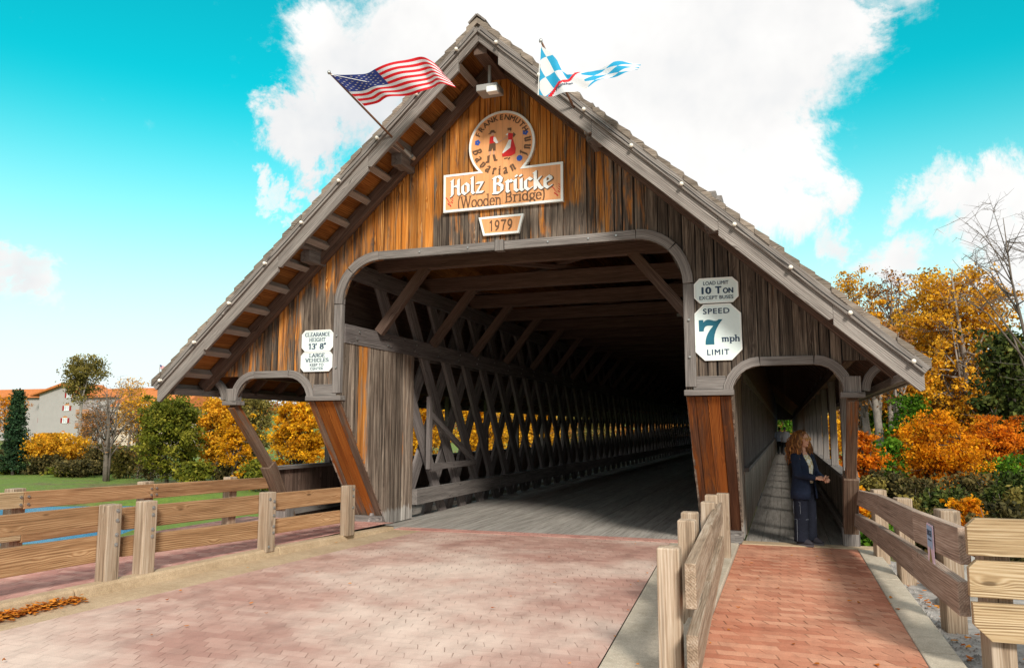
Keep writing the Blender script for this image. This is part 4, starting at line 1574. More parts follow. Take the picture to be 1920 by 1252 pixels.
figure('painted_woman', [(M['brown'], [[(22, 58), (38, 58), (38, 48), (34, 44), (24, 48)], [(46, 40), (54, 30), (46, 20), (42, 28)], [(10, -56), (24, -54), (24, -50), (10, -52)], [(24, -56), (30, -50), (34, -52), (28, -60)]]),
                         (M['red'], [[(24, 40), (44, 36), (42, 14), (26, 14)], [(26, 14), (44, 14), (54, -20), (52, -40), (36, -46), (4, -46), (2, -36), (16, -20)]]),
                         (M['skin'], [[(26, 50), (34, 48), (33, 40), (28, 40)], [(22, 30), (6, 20), (6, 14), (26, 24)]]), (M['white'], [[(16, 34), (26, 40), (24, 30)], [(28, 14), (38, 12), (34, -16), (6, -34), (4, -30), (18, -6)]])])
for (fx_, fz_, big_) in ((-92, 18, 0), (90, 34, 0), (68, -58, 1)):
    if big_:
        figure('painted_rosette', [(M['blue'], [[(fx_ + 11 * math.cos(t), fz_ + 11 * math.sin(t)) for t in np.linspace(0, 2 * PI, 14)[:-1]]])])
    else:
        figure('painted_flower', [(M['blue'], [[(fx_ + 6 * math.cos(k * 1.2566) + 5 * math.cos(t), fz_ + 6 * math.sin(k * 1.2566) + 5 * math.sin(t)) for t in np.linspace(0, 2 * PI, 8)[:-1]] for k in range(5)])])
for sgn, cx0 in ((-1, -.80), (1, .885)):
    sprig = []
    for k in range(17):
        rr_ = .02 + .125 * ((k * 7) % 17) / 17
        a = rad(50 + (k * 37) % 80)
        x0, z0 = cx0 + rr_ * math.cos(a) * .9, 4.985 + rr_ * math.sin(a) * 1.5
        sprig.append([(x0 + .017 * math.cos(t + a), z0 + .017 * math.sin(t)) for t in np.linspace(0, 2 * PI, 7)[:-1]])
    letters('flower_sprig', [polys_geo(sprig)], M['red'], ns, lt - .001)

ys_ = thing('year_sign', 'small tapered tan sign reading 1979 below the name sign', 'sign', (BX, FY - .012, 0))
poly = [(-.255, 4.50), (.305, 4.50), (.38, 4.785), (-.33, 4.785)]
y_ = board(ys_, poly, .032, -.002, -.05, M['signtan'], M['white'])
letters('lettering', [fit(rounded('1979', .085), .025, 4.642, .36, .175)], M['brown'], ys_, y_ - .003)


def octa(u0, u1, z0, z1, c):
    return [(u0 + c, z0), (u1 - c, z0), (u1, z0 + c), (u1, z1 - c), (u1 - c, z1), (u0 + c, z1), (u0, z1 - c), (u0, z0 + c)]


def road_sign(name, label, box, c, geos):
    o = thing(name, label, 'sign', (BX, FY - .012, 0))
    yy = board(o, octa(*box, c), .018, -.002, -.03, M['signface'], M['white'])
    for nm, m, g in geos:
        for g1 in g:
            letters(nm, g1 if isinstance(g1, list) else [g1], m, o, yy - .003)
    return o


u0, u1 = 2.795, 3.372
uc = (u0 + u1) / 2
road_sign('load_limit_sign', 'white octagonal sign reading LOAD LIMIT 10 TON EXCEPT BUSES on the right pier', (u0, u1, 3.315, 3.655), .075,
          [('lettering', M['navy'], [fit(font_geo('LOAD LIMIT', .018), uc, 3.585, .33, .05), [fit(font_geo('10', .045), uc - .125, 3.487, .13, .10), fit(font_geo('T', .045), uc + .03, 3.487, .085, .10), fit(font_geo('ON', .05), uc + .155, 3.475, .135, .077)], fit(font_geo('EXCEPT BUSES', .018), uc, 3.388, .44, .048)])])
seven = [(-.30, .92), (-.30, .44), (-.12, .44)] + bez((-.12, .44), (-.10, .66), (.02, .67), n=4) + bez((.02, .67), (.14, .68), (.26, .66), n=3) + bez((.26, .66), (-.08, .3), (-.06, -.12), n=7) + [(.28, -.12)] + bez((.28, -.12), (.22, .42), (.62, .92), n=8) + [(.46, .92)] + bez((.46, .92), (.38, .82), (.20, .90), n=4) + bez((.20, .90), (-.02, .98), (-.12, .82), n=4) + [(-.12, .92)]
u0, u1 = 2.778, 3.395
uc = (u0 + u1) / 2
road_sign('speed_limit_sign', 'tall white octagonal sign with a big teal 7 mph on the right pier', (u0, u1, 2.545, 3.300), .135,
          [('lettering', M['navy'], [fit(font_geo('SPEED', .022, 0, 1.12), uc - .01, 3.205, .345, .075), fit(font_geo('LIMIT', .02, 0, 1.2), uc, 2.655, .285, .075), fit(serif('mph', .105, .04), uc + .165, 2.822, .235, .115)]),
           ('numeral', M['teal'], [fit(([(x, z) for x, z in seven] and np.array(seven), [tuple(range(len(seven)))]), uc - .085, 2.925, .31, .335)])])
u0, u1 = -3.375, -2.795
uc = (u0 + u1) / 2
road_sign('clearance_sign', 'white sign reading CLEARANCE HEIGHT 13\' 8" on the left pier', (u0, u1, 2.865, 3.205), .065,
          [('lettering', M['navy'], [fit(serif('CLEARANCE', .10, .045), uc, 3.135, .46, .062), fit(serif('HEIGHT', .10, .045), uc, 3.052, .30, .062), fit(serif('13\' 8"', .11, .05), uc, 2.948, .32, .098)])])
road_sign('vehicle_sign', 'white sign reading LARGE VEHICLES KEEP TO CENTER on the left pier', (u0 - .008, u1 - .008, 2.545, 2.860), .06,
          [('lettering', M['navy'], [fit(serif('LARGE', .10, .045), uc, 2.803, .285, .06), fit(serif('VEHICLES', .10, .045), uc, 2.725, .43, .06), fit(font_geo('KEEP TO', .004), uc, 2.651, .25, .045), fit(font_geo('CENTER', .004), uc, 2.59, .24, .045)])])


# ------------------------------------------------------------------ flags
def curve_at(knots, s):
    """Catmull-Rom through (s, value-vector) knots"""
    ks = [k[0] for k in knots]
    i = max(0, min(len(ks) - 2, int(np.searchsorted(ks, s, side='right')) - 1))
    p = [np.array(knots[max(0, min(len(knots) - 1, i + o))][1], float) for o in (-1, 0, 1, 2)]
    t = (s - ks[i]) / (ks[i + 1] - ks[i])
    return 0.5 * (2 * p[1] + (p[2] - p[0]) * t + (2 * p[0] - 5 * p[1] + 4 * p[2] - p[3]) * t * t + (3 * p[1] - p[0] - 3 * p[2] + p[3]) * t ** 3)


def fabric(name, cols=None, uvchecker=None, trans=0.3):
    m, q, b_ = newmat(name)
    if uvchecker:
        uv = q.n('ShaderNodeUVMap', uv_map='pattern').outputs[0]
        ck = q.n('ShaderNodeTexChecker')
        q.put(ck.inputs['Vector'], uv)
        ck.inputs['Scale'].default_value = 1.0
        ck.inputs['Color1'].default_value = (*uvchecker[0], 1)
        ck.inputs['Color2'].default_value = (*uvchecker[1], 1)
        col = ck.outputs[0]
    else:
        rgb = q.n('ShaderNodeRGB')
        rgb.outputs[0].default_value = (*cols, 1)
        col = rgb.outputs[0]
    q.put(b_.inputs['Base Color'], col)
    b_.inputs['Roughness'].default_value = 0.7
    tr = q.n('ShaderNodeBsdfTranslucent')
    q.put(tr.inputs[0], col)
    mx = q.n('ShaderNodeMixShader')
    mx.inputs[0].default_value = trans
    q.nt.links.new(b_.outputs[0], mx.inputs[1])
    q.nt.links.new(tr.outputs[0], mx.inputs[2])
    q.nt.links.new(mx.outputs[0], q.nt.nodes['Material Output'].inputs[0])
    return m


FW, FR, FB = fabric('flag_white', (0.82, 0.84, 0.88)), fabric('flag_red', (0.78, 0.010, 0.022)), fabric('flag_blue', (0.035, 0.06, 0.28))
fg = thing('national_flag', 'red and white striped flag with a starry blue canton flying left of the gable', 'flag', P(765, 288, 9.9), group='flags on slanted poles')
fo = np.array(fg.location)


def place(p):
    return tuple(np.array(p) - fo)


def cloth(knots):
    """knots: (s, (top px, top py, top y, bottom px, bottom py, bottom y)) -> surface function"""
    w3 = [(s, np.concatenate([np.array(P(k[0], k[1], k[2])), np.array(P(k[3], k[4], k[5]))])) for s, k in knots]
    def f(s, t, ripple=0.0):
        v = curve_at(w3, s)
        p = v[:3] * (1 - t) + v[3:] * t
        env = min(1, s * 3)
        p = p + np.array([0.02, 1.0, 0.12]) * (0.075 * math.sin(s * 10.5 + t * 1.6) + .03 * math.sin(s * 21 - t * 3 + 1)) * env
        return p
    return f


us = cloth([(0, (620, 140, 8.72, 683, 199, 9.13)), (.22, (664, 139, 8.78, 716, 191, 9.12)), (.42, (708, 134, 8.8, 750, 181, 9.1)), (.58, (752, 114, 8.85, 780, 172, 9.05)),
            (.72, (783, 104, 8.9, 805, 165, 9.05)), (.86, (808, 114, 8.9, 830, 161, 9.0)), (1, (834, 138, 8.95, 857, 166, 9.0))])
b = MB()
NSs, NT_ = 52, 39
vs = [place(us(i / NSs, j / NT_)) for i in range(NSs + 1) for j in range(NT_ + 1)]
fs, ms = [], []
for i in range(NSs):
    for j in range(NT_):
        fs.append((i * (NT_ + 1) + j, i * (NT_ + 1) + j + 1, (i + 1) * (NT_ + 1) + j + 1, (i + 1) * (NT_ + 1) + j))
        ms.append(2 if (i < NSs * .42 and j < 21) else (1 if (j // 3) % 2 == 0 else 0))
b.add(vs, fs)
b.m = ms
for r_ in range(9):
    for c_ in range(6 if r_ % 2 == 0 else 5):
        s0 = .42 * (c_ * 2 + 1 + (r_ % 2)) / 12
        t0 = (21 / 39) * (r_ + 1) / 10
        for sg in (1, -1):
            pc = us(s0, t0)
            ds, dt = us(s0 + .01, t0) - pc, us(s0, t0 + .01) - pc
            nrm = np.cross(ds, dt)
            nrm = nrm / np.linalg.norm(nrm) * .005 * sg
            pts = []
            for k in range(10):
                rr_ = (.017 if k % 2 == 0 else .007)
                pts.append(place(us(max(0, s0 + rr_ * .9 * math.sin(k * PI / 5)), t0 - rr_ * 1.5 * math.cos(k * PI / 5)) + nrm))
            b.add(pts, [tuple(range(10))])
b.build('cloth', [FW, FR, FB], fg, smooth=True, fix=False)
M['pole'] = plain('varnished_pole', (0.16, 0.075, 0.04), 0.4, 0.4, var=0.2)


def pole(parent, p0, p1, r0=.016, r1=.013):
    p0, p1 = Vector(place(p0)), Vector(place(p1))
    b = MB()
    b.tube([p0, p0.lerp(p1, .5), p1], [r0, r0, r1], 10)
    b.build('pole', M['pole'], parent, smooth=True)
    b = MB()
    b.ellipsoid(p1, (.024, .024, .03), 10, 7)
    b.build('finial', M['steel'], parent, smooth=True)
    b = MB()
    ax = (p1 - p0).normalized()
    b.tube([p0 - ax * .03, p0 + ax * .12], [.026, .024], 10)
    b.tube([p0 - ax * .02 + Vector((0, .03, 0)), p0 - ax * .02 + Vector((0, .10, .0))], .035, 10)
    b.build('pole_socket', M['steel'], parent)


pole(fg, P(768, 291, 9.95), P(617, 136, 8.70))
b = MB()
b.tube([place(P(620, 140, 8.70)), place(P(700, 160, 8.85) + Vector((0, .06, .05))), place(P(716, 168, 8.95))], .004, 5)
b.build('cord', M['white'], fg)

fg2 = thing('lozenge_flag', 'sky blue and white lozenge flag streaming right of the gable', 'flag', P(1095, 240, 9.95), group='flags on slanted poles')
fo = np.array(fg2.location)
ba = cloth([(0, (1014, 86, 8.78, 1011, 178, 8.85)), (.12, (1031, 98, 8.8, 1028, 181, 8.85)), (.26, (1049, 119, 8.85, 1052, 179, 8.85)), (.40, (1066, 143, 8.9, 1078, 174, 8.85)),
            (.52, (1088, 139, 8.95, 1098, 162, 8.9)), (.68, (1122, 127, 9.0, 1126, 147, 8.95)), (.84, (1158, 113, 9.0, 1163, 145, 8.95)), (1, (1204, 124, 9.05, 1196, 133, 9.0))])
MB_L = fabric('flag_lozenges', uvchecker=((0.02, 0.42, 0.72), (0.84, 0.87, 0.90)), trans=0.35)
b = MB()
NSs, NT_ = 60, 22
vs = [place(ba(i / NSs, j / NT_)) for i in range(NSs + 1) for j in range(NT_ + 1)]
fs, ms = [], []
for i in range(NSs):
    for j in range(NT_):
        fs.append((i * (NT_ + 1) + j, i * (NT_ + 1) + j + 1, (i + 1) * (NT_ + 1) + j + 1, (i + 1) * (NT_ + 1) + j))
        s0, t0 = (i + .5) / NSs, (j + .5) / NT_
        e = (t0 - (1.02 - .98 * (s0 - .10) / .38)) if .10 < s0 < .53 else -1
        ms.append(0 if e < 0 else (1 if e < .13 else 2))
b.add(vs, fs)
b.m = ms
o = b.build('cloth', [MB_L, FR, FW], fg2, smooth=True, fix=False)
uvl = o.data.uv_layers.new(name='pattern')
for lp in o.data.loops:
    i, j = divmod(lp.vertex_index, NT_ + 1)
    s0, t0 = i / NSs, j / NT_
    uvl.data[lp.index].uv = (s0 * 4.6 + t0 * 2.3 + .3, s0 * 4.6 - t0 * 2.3 + 10.0)


def on_flag(a, d, c):
    # text plane (a along, c up) to cloth parameters
    s0, t0 = a, c
    pc = ba(s0, t0)
    ds, dt = ba(s0 + .01, t0) - pc, ba(s0, t0 + .01) - pc
    n = np.cross(ds, dt)
    n = n / np.linalg.norm(n)
    if n[1] > 0:
        n = -n
    return place(pc + n * .006)


v, f = font_geo('München', .03)
v = (v - v.min(0)) / (v.max(0) - v.min(0))
v = np.stack([.22 + v[:, 0] * .20, .90 - v[:, 0] * .36 - v[:, 1] * .12], 1)
letters('lettering', [(v, f)], M['navy'], fg2, 0.0, fn=on_flag)
pole(fg2, P(1097, 244, 10.0), P(1014, 77, 8.76))
b = MB()
b.tube([place(P(1014, 80, 8.74)), place(P(1011, 130, 8.78)), place(P(1009, 179, 8.82))], .005, 5)
b.build('cord', M['white'], fg2)

# ------------------------------------------------------------------ guard fences
def add_post(root, x, y, z0, z1, w=.16, d=.16, m='post', bolts=(), rot=0.0, bx=1, lean=0.0):
    """bolts: list of (dz, along y offset) on the road side"""
    b = MB()
    b.rng = random.Random(int(x * 100) + int(y * 37))
    b.beam((0, 0, z0), (lean, 0, z1), w, d, (0, 1, 0))
    o = b.build('post', M[m], root, bevel=.012)
    o.location = (x - root.location.x, y - root.location.y, -root.location.z)
    o.rotation_euler = (0, 0, rot)
    if bolts:
        for z, oy in bolts:
            bb = MB()
            bb.tube([(bx * (w / 2 - .004), oy, z), (bx * (w / 2 + .004), oy, z)], .022, 10)
            bb.tube([(bx * (w / 2 + .003), oy, z), (bx * (w / 2 + .014), oy, z)], .012, 6)
            bb.build('bolt', M['steel'], o)
    return o


def add_rail(root, p0, p1, h0, h1, th=.07, m='fence', seed=0, name='rail'):
    """rail between two top-edge points p0, p1 of heights h0, h1"""
    b = MB()
    b.rng = random.Random(seed)
    p0, p1 = Vector(p0) - Vector(root.location), Vector(p1) - Vector(root.location)
    c0, c1 = p0 - Vector((0, 0, h0 / 2)), p1 - Vector((0, 0, h1 / 2))
    b.beam(c0, c1, th, h0, (0, 0, 1), h1=h1)
    return b.build(name, M[m], root, bevel=.007)


# left fence along the kerb
def fx(y):      # line of its posts
    return -6.63 + 0.107 * (y - 6.35)


gf = thing('guard_fence', 'low two rail wooden guard fence on thick posts along the left kerb', 'fence', (-6.6, 7.0, .085))
ang = -math.atan(.107)
for y, z1, bl in ((6.42, .865, [(.80, .03), (.70, .03), (.555, .03), (.455, .03)]), (6.86, .865, [(.79, .03), (.715, .03), (.56, .03), (.485, .03)]),
                  (8.72, .825, [(.735, -.035), (.70, .045), (.62, .045), (.52, .045), (.38, .045), (.30, .045), (.13, -.03)]), (10.42, .80, [(.74, .03), (.64, .03), (.47, .03)]), (3.4, .87, [])):
    add_post(gf, fx(y) - .05, y, .06, z1, .15, .17, bolts=bl, rot=ang)
off = -.165
K = 0
for (ya, yb, a, c) in ((1.2, 6.62, (.850, .850), (.20, .20)), (6.665, 8.70, (.805, .785), (.235, .235)), (8.74, 10.40, (.79, .77), (.225, .22))):
    add_rail(gf, (fx(ya) + off, ya, a[0]), (fx(yb) + off, yb, a[1]), c[0], c[1], seed=31 + K)
    K += 1
for (ya, yb, a, c) in ((1.2, 6.62, (.54, .545), (.26, .265)), (6.665, 8.70, (.495, .455), (.205, .225)), (8.74, 10.40, (.445, .43), (.19, .185))):
    add_rail(gf, (fx(ya) + off, ya, a[0]), (fx(yb) + off, yb, a[1]), c[0], c[1], seed=47 + K)
    K += 1

# far left fence at the outer edge of the sidewalk
ff = thing('boundary_fence', 'brown two rail fence on the outer edge of the left sidewalk, ending at the bridge', 'fence', (-8.66, 8.0, .085))
for y in (2.9, 5.1, 7.02, 9.06, 10.9):
    add_post(ff, -8.79, y, -.3, .92 - .022 * (y - 6.7) + .02, .15, .18, 'post')
    b = MB()
zf = lambda y: .905 - .022 * (y - 6.7)
ys = [1.0, 5.1, 7.02, 9.06, 11.85]
for k in range(4):
    ya, yb = ys[k], ys[k + 1] - .008
    add_rail(ff, (-8.67, ya, zf(ya)), (-8.67, yb, zf(yb)), .205, .19, m='newfence' if k == 1 else 'fence', seed=60 + k)
    add_rail(ff, (-8.67, ya, zf(ya) - .40), (-8.67, yb, zf(yb) - .38), .20, .19, m='newfence' if k == 1 else 'fence', seed=70 + k)
for y in (5.1, 7.02, 9.06):
    for dy in (-.05, .05):
        for dz in (.06, .15):
            b = MB()
            b.tube([(-8.636 + 8.66, y + dy - 8, zf(y) - dz - .085), (-8.618 + 8.66, y + dy - 8, zf(y) - dz - .085)], .016, 8)
            b.build('bolt', M['steel'], ff)

# fence between the road and the right sidewalk
mf = thing('divider_fence', 'weathered two rail fence between the road and the right brick sidewalk, seen end on', 'fence', (-.7, 7.0, 0))
for y, x, z1 in ((5.42, -.76, .86), (7.05, -.83, .86), (7.5, -.855, .88), (9.05, -.83, .84), (9.75, -.85, .86), (10.3, -.76, .84)):
    add_post(mf, x - .005, y, -.05, z1, .15, .15, 'post')
for k, (pa, pb) in enumerate((((5.22, .79, .286), (7.4, .785, .27)), ((7.405, .785, .27), (9.9, .76, .25)))):
    xa, xb = -.605 - .037 * (pa[0] - 5.2), -.605 - .037 * (pb[0] - 5.2)
    add_rail(mf, (xa, pa[0], pa[1]), (xb, pb[0], pb[1]), pa[2], pb[2], .072, 'post', seed=81 + k)
for k, (pa, pb) in enumerate((((5.16, .36, .286), (7.0, .36, .27)), ((7.005, .36, .27), (9.9, .36, .25)))):
    xa, xb = -.60 - .037 * (pa[0] - 5.2), -.60 - .037 * (pb[0] - 5.2)
    add_rail(mf, (xa, pa[0], pa[1]), (xb, pb[0], pb[1]), pa[2], pb[2], .072, 'post', seed=91 + k)

# right fence
ef = thing('guard_fence', 'grey brown two rail fence on tall posts beside the right kerb, carrying a warning sign', 'fence', (1.2, 8.0, -.2))
ST = [(1604, 917, 943, 960, 985, 12.0), (1650, 927, 966, 985, 1023, 10.4), (1718, 957, 1014, 1027, 1082, 8.3), (1806, 989, 1058, 1090, 1155, 6.35)]
for row in (0, 1):
    for k in range(3):
        a, c = ST[k], ST[k + 1]
        tops, bots = (1, 2) if row == 0 else (3, 4)
        pa, pb = P(a[0], a[tops], a[5]), P(c[0], c[tops], c[5])
        pa2, pb2 = P(a[0], a[bots], a[5]), P(c[0], c[bots], c[5])
        d = (pb - pa).normalized() * .004
        add_rail(ef, pa, pb - d, pa.z - pa2.z, pb.z - pb2.z, .075, 'greyfence', seed=101 + row * 7 + k)
xe = lambda y: float(np.interp(y, [6.35, 8.3, 10.4, 12.0], [P(1806, 989, 6.35).x, P(1718, 957, 8.3).x, P(1650, 927, 10.4).x, P(1604, 917, 12.0).x]))
for y, z1, w_ in ((11.3, .86, .2), (9.9, .87, .2), (7.75, .95, .2), (6.30, .90, .2), (4.6, .95, .2)):
    add_post(ef, xe(y) + .155 if y > 6 else 1.36, y, -.9, z1, .16, w_, 'post', rot=.12)
# wide new planks at its near end
pf = thing('plank_barrier', 'pale new wooden barrier of three wide planks with cut corners, at the right edge', 'barrier', (1.5, 6.28, -.2))
q0 = P(1814, 972, 6.12)
wl = lambda px, py: P(px, py, 6.12)
for k, (ptop, pbot, ctop, cbot) in enumerate((((1811, 971), (1814, 1040), .055, 0), ((1815, 1050), (1818, 1118), .05, 0), ((1824, 1130), (1819, 1200), 0, .10))):
    zt_, zb_ = wl(*ptop).z, wl(*pbot).z
    x0 = wl(*ptop).x
    poly = [(x0 + cbot, zb_), (3.4, zb_), (3.4, zt_), (x0 + ctop, zt_), (x0, zt_ - ctop), (x0, zb_ + cbot)]
    b = MB()
    rr_ = .13 + .31 * k
    b.prism([(p[0] - 1.5, p[1] + .2) for p in poly], lambda a, c, d: (a, d - 6.28, c), 6.12, 6.19, grain=lambda a, c, d, r, rr_=rr_: (a, c, d, rr_))
    b.build('plank', M['newfence'], pf, bevel=.006)
add_post(pf, 2.75, 6.3, -.8, .9, .18, .18, 'post')
# warning sign on the right fence
wsx = P(1757, 1015, 7.25)
ws_ = thing('warning_sign', 'narrow blue and pink warning notice with a triangle, fixed to the right fence', 'sign', (0, 0, 0))
a_, c_ = Vector(P(1754, 1030, 7.3)), Vector(P(1773, 1040, 6.95))
tang = (P(1806, 989, 6.35) - P(1718, 957, 8.3))
tang.z = 0
tang.normalize()
nrmv = Vector((tang.y, -tang.x, 0))
if nrmv.x > 0:
    nrmv = -nrmv
base = Vector((xe(7.35), 7.35, 0)) + nrmv * .05
wz0, wz1 = P(1768, 1103, 7.3).z, P(1760, 984, 7.3).z
wid = .26
ws_.location = base
ws_.rotation_euler = (0, 0, math.atan2(tang.y, tang.x))
b = MB()
n8 = []
for (x, z, a0) in ((wid / 2 - .02, wz1 - .02, 0), (-wid / 2 + .02, wz1 - .02, 90), (-wid / 2 + .02, wz0 + .02, 180), (wid / 2 - .02, wz0 + .02, 270)):
    n8 += [(x + .02 * math.cos(rad(a0 + k * 30)), z + .02 * math.sin(rad(a0 + k * 30))) for k in range(4)]
b.prism(n8, lambda a, c, d: (a, d, c), -.004, .004)
M['noticeblue'] = plain('notice_blue', (0.34, 0.50, 0.72), 0.4, 0.4, var=.05)
M['noticepink'] = plain('notice_pink', (0.74, 0.58, 0.70), 0.4, 0.4, var=.05)
M['noticegold'] = plain('notice_gold', (0.30, 0.24, 0.09), 0.5, var=.1)
b.build('sign_panel', M['noticepink'], ws_)
front = -1 if (Matrix.Rotation(ws_.rotation_euler.z, 3, 'Z') @ Vector((0, -1, 0))).dot(nrmv) > 0 else 1
zh = wz1 - wz0


def decal(name, pts, m, k):
    b = MB()
    b.add([(x * front * -1 if False else x, front * (.0045 + .0006 * k), wz0 + z * zh) for x, z in pts], [tuple(range(len(pts)))])
    return b.build(name, m, ws_, fix=False)


decal('blue_field', [(-.115, .62), (.115, .62), (.115, .975), (-.115, .975)], M['noticeblue'], 1)
decal('triangle', [(-.085, .30), (.085, .30), (0, .66)], M['noticegold'], 2)
gl = [fit(font_geo('DANGER', .02), 0, .0, .19, .05)]
o = letters('lettering', gl, M['navy'], ws_, 0)
o.location = (0, front * .0062, wz0 + zh * .86)
o.rotation_euler = (0, 0, 0 if front < 0 else PI)
b = MB()
for z in (.74, .22, .16, .10):
    b.add([(-.075, front * .0062, wz0 + zh * z), (.075, front * .0062, wz0 + zh * z), (.075, front * .0062, wz0 + zh * (z + .022)), (-.075, front * .0062, wz0 + zh * (z + .022))], [(0, 1, 2, 3)])
b.build('small_print', M['navy'], ws_, fix=False)

# ------------------------------------------------------------------ rocks on the right verge
def rock(loc, r, seed, label, flatn=.7):
    rg = np.random.default_rng(seed)
    import bmesh
    bm = bmesh.new()
    bmesh.ops.create_icosphere(bm, subdivisions=4, radius=1.0)
    dirs = rg.normal(size=(9, 3))
    dirs /= np.linalg.norm(dirs, axis=1)[:, None]
    lim = rg.uniform(.62, .9, 9)
    ph = rg.uniform(0, 6, 6)
    for v in bm.verts:
        p = np.array(v.co)
        for d, l in zip(dirs, lim):      # chop flat facets
            k = p @ d - l
            if k > 0:
                p = p - d * k * .85
        p = p * (1 + .04 * math.sin(p[0] * 9 + ph[0]) * math.sin(p[1] * 8 + ph[1]) + .025 * math.sin(p[2] * 17 + ph[2] + p[0] * 13))
        v.co = (p[0] * r[0], p[1] * r[1], p[2] * r[2])
    me = bpy.data.meshes.new('rock')
    bm.to_mesh(me)
    bm.free()
    me.materials.append(M['rock'])
    me.polygons.foreach_set('use_smooth', [True] * len(me.polygons))
    o = bpy.data.objects.new('rock', me)
    COL.objects.link(o)
    o.location = loc
    o.rotation_euler = (0, 0, rg.uniform(0, 6))
    return tag(o, label, 'rock', 'rocks behind the right fence')


rock((1.62, 8.75, -.10), (.26, .38, .20), 1, 'grey boulder lying between the right fence posts')
rock((1.75, 9.45, .02), (.26, .3, .34), 2, 'tall rough grey rock behind the right fence')
rock((1.55, 8.15, -.18), (.2, .24, .13), 3, 'small flat grey stone in front of the boulders by the right fence')
rock((2.05, 6.55, -.02), (.55, .36, .32), 4, 'large grey boulder below the plank barrier')
rock((2.0, 10.3, -.1), (.34, .36, .3), 6, 'dark grey rock farthest along the right fence')

# ------------------------------------------------------------------ fallen leaves
def litter(name, label, spots, n, size, seed):
    rg = np.random.default_rng(seed)
    vs, fs, lc = [], [], []
    for k in range(n):
        x, y, z = spots(rg)
        a = rg.uniform(0, 6.28)
        t = rg.normal(0, .35, 2)
        s = size * rg.uniform(.6, 1.3)
        ca, sa = math.cos(a), math.sin(a)
        c3 = (rg.random(), rg.random(), rg.random())
        shape = [(-1, 0), (-.35, .55), (.4, .5), (1, 0), (.4, -.5), (-.35, -.55)]
        o = len(vs)
        for px, py in shape:
            vs.append((x + s * (px * ca - py * sa), y + s * (px * sa + py * ca), z + .006 + s * abs(px * t[0] + py * t[1])))
            lc.append((*c3, 1))
        fs.append(tuple(range(o, o + 6)))
    me = bpy.data.meshes.new(name)
    me.from_pydata(vs, [], fs)
    me.materials.append(L['litter'])
    at = me.attributes.new('lc', 'FLOAT_COLOR', 'POINT')
    at.data.foreach_set('color', np.array(lc, dtype=np.float32).ravel())
    o = bpy.data.objects.new(name, me)
    COL.objects.link(o)
    return tag(o, label, 'leaves', kind='stuff')


def drift(rg):
    t = rg.beta(1.2, 1.2)
    y = 4.2 + t * 1.75
    w_ = .03 + .09 * (1 - abs(t - .35))
    return kx(y) + .04 + abs(rg.normal(0, 1)) * w_, y, abs(rg.normal(0, .022))


litter('fallen_leaves', 'drift of orange fallen leaves against the left kerb', drift, 1100, .026, 1)
litter('fallen_leaves', 'small heap of orange leaves in the gutter by the middle fence', lambda rg: (-.98 + rg.normal(0, .05), 5.15 + rg.normal(0, .16), abs(rg.normal(0, .012))), 130, .024, 2)


def scatter(rg):
    while True:
        x, y = rg.uniform(-6.2, 1.1), rg.uniform(4.0, 11.6)
        if rg.random() < .25 + .75 * (x > -1.6):
            return x, y, .012
litter('fallen_leaves', 'single orange leaves scattered over the paving', scatter, 110, .022, 3)
litter('fallen_leaves', 'orange leaves caught on the gravel under the right fence', lambda rg: (1.2 + rg.random() * .8, 5.6 + rg.random() * 5, -.05), 170, .03, 4)


# ------------------------------------------------------------------ people
def remesh(mb, name, mat_, parent, voxel, smooth=2):
    o = mb.build(name, mat_, None, fix=True)
    md = o.modifiers.new('r', 'REMESH')
    md.mode = 'VOXEL'
    md.voxel_size = voxel
    if smooth:
        sm = o.modifiers.new('s', 'SMOOTH')
        sm.iterations = smooth
        sm.factor = .5
    dg = bpy.context.evaluated_depsgraph_get()
    me = bpy.data.meshes.new_from_object(o.evaluated_get(dg))
    me.name = name
    bpy.data.objects.remove(o)
    me.materials.clear()
    for m in (mat_ if isinstance(mat_, (list, tuple)) else [mat_]):
        me.materials.append(m)
    me.polygons.foreach_set('use_smooth', [True] * len(me.polygons))
    o = bpy.data.objects.new(name, me)
    COL.objects.link(o)
    o.parent = parent
    return o


def oring(c, rx, ry, n=18, tilt=None):
    c = Vector(c)
    pts = []
    for k in range(n):
        a = 2 * PI * k / n
        p = Vector((rx * math.cos(a), ry * math.sin(a), 0))
        if tilt is not None:
            p = tilt @ p
        pts.append(c + p)
    return pts


def limb(mb, pts, rad_, n=12):
    """tapering limb with round joints"""
    for i in range(len(pts) - 1):
        p0, p1 = Vector(pts[i]), Vector(pts[i + 1])
        mb.tube([p0.lerp(p1, t) for t in (0, .25, .5, .75, 1)], [rad_[i] + (rad_[i + 1] - rad_[i]) * t for t in (0, .25, .5, .75, 1)], n)
    for p, r_ in zip(pts, rad_):
        mb.ellipsoid(p, (r_, r_, r_), 12, 8)


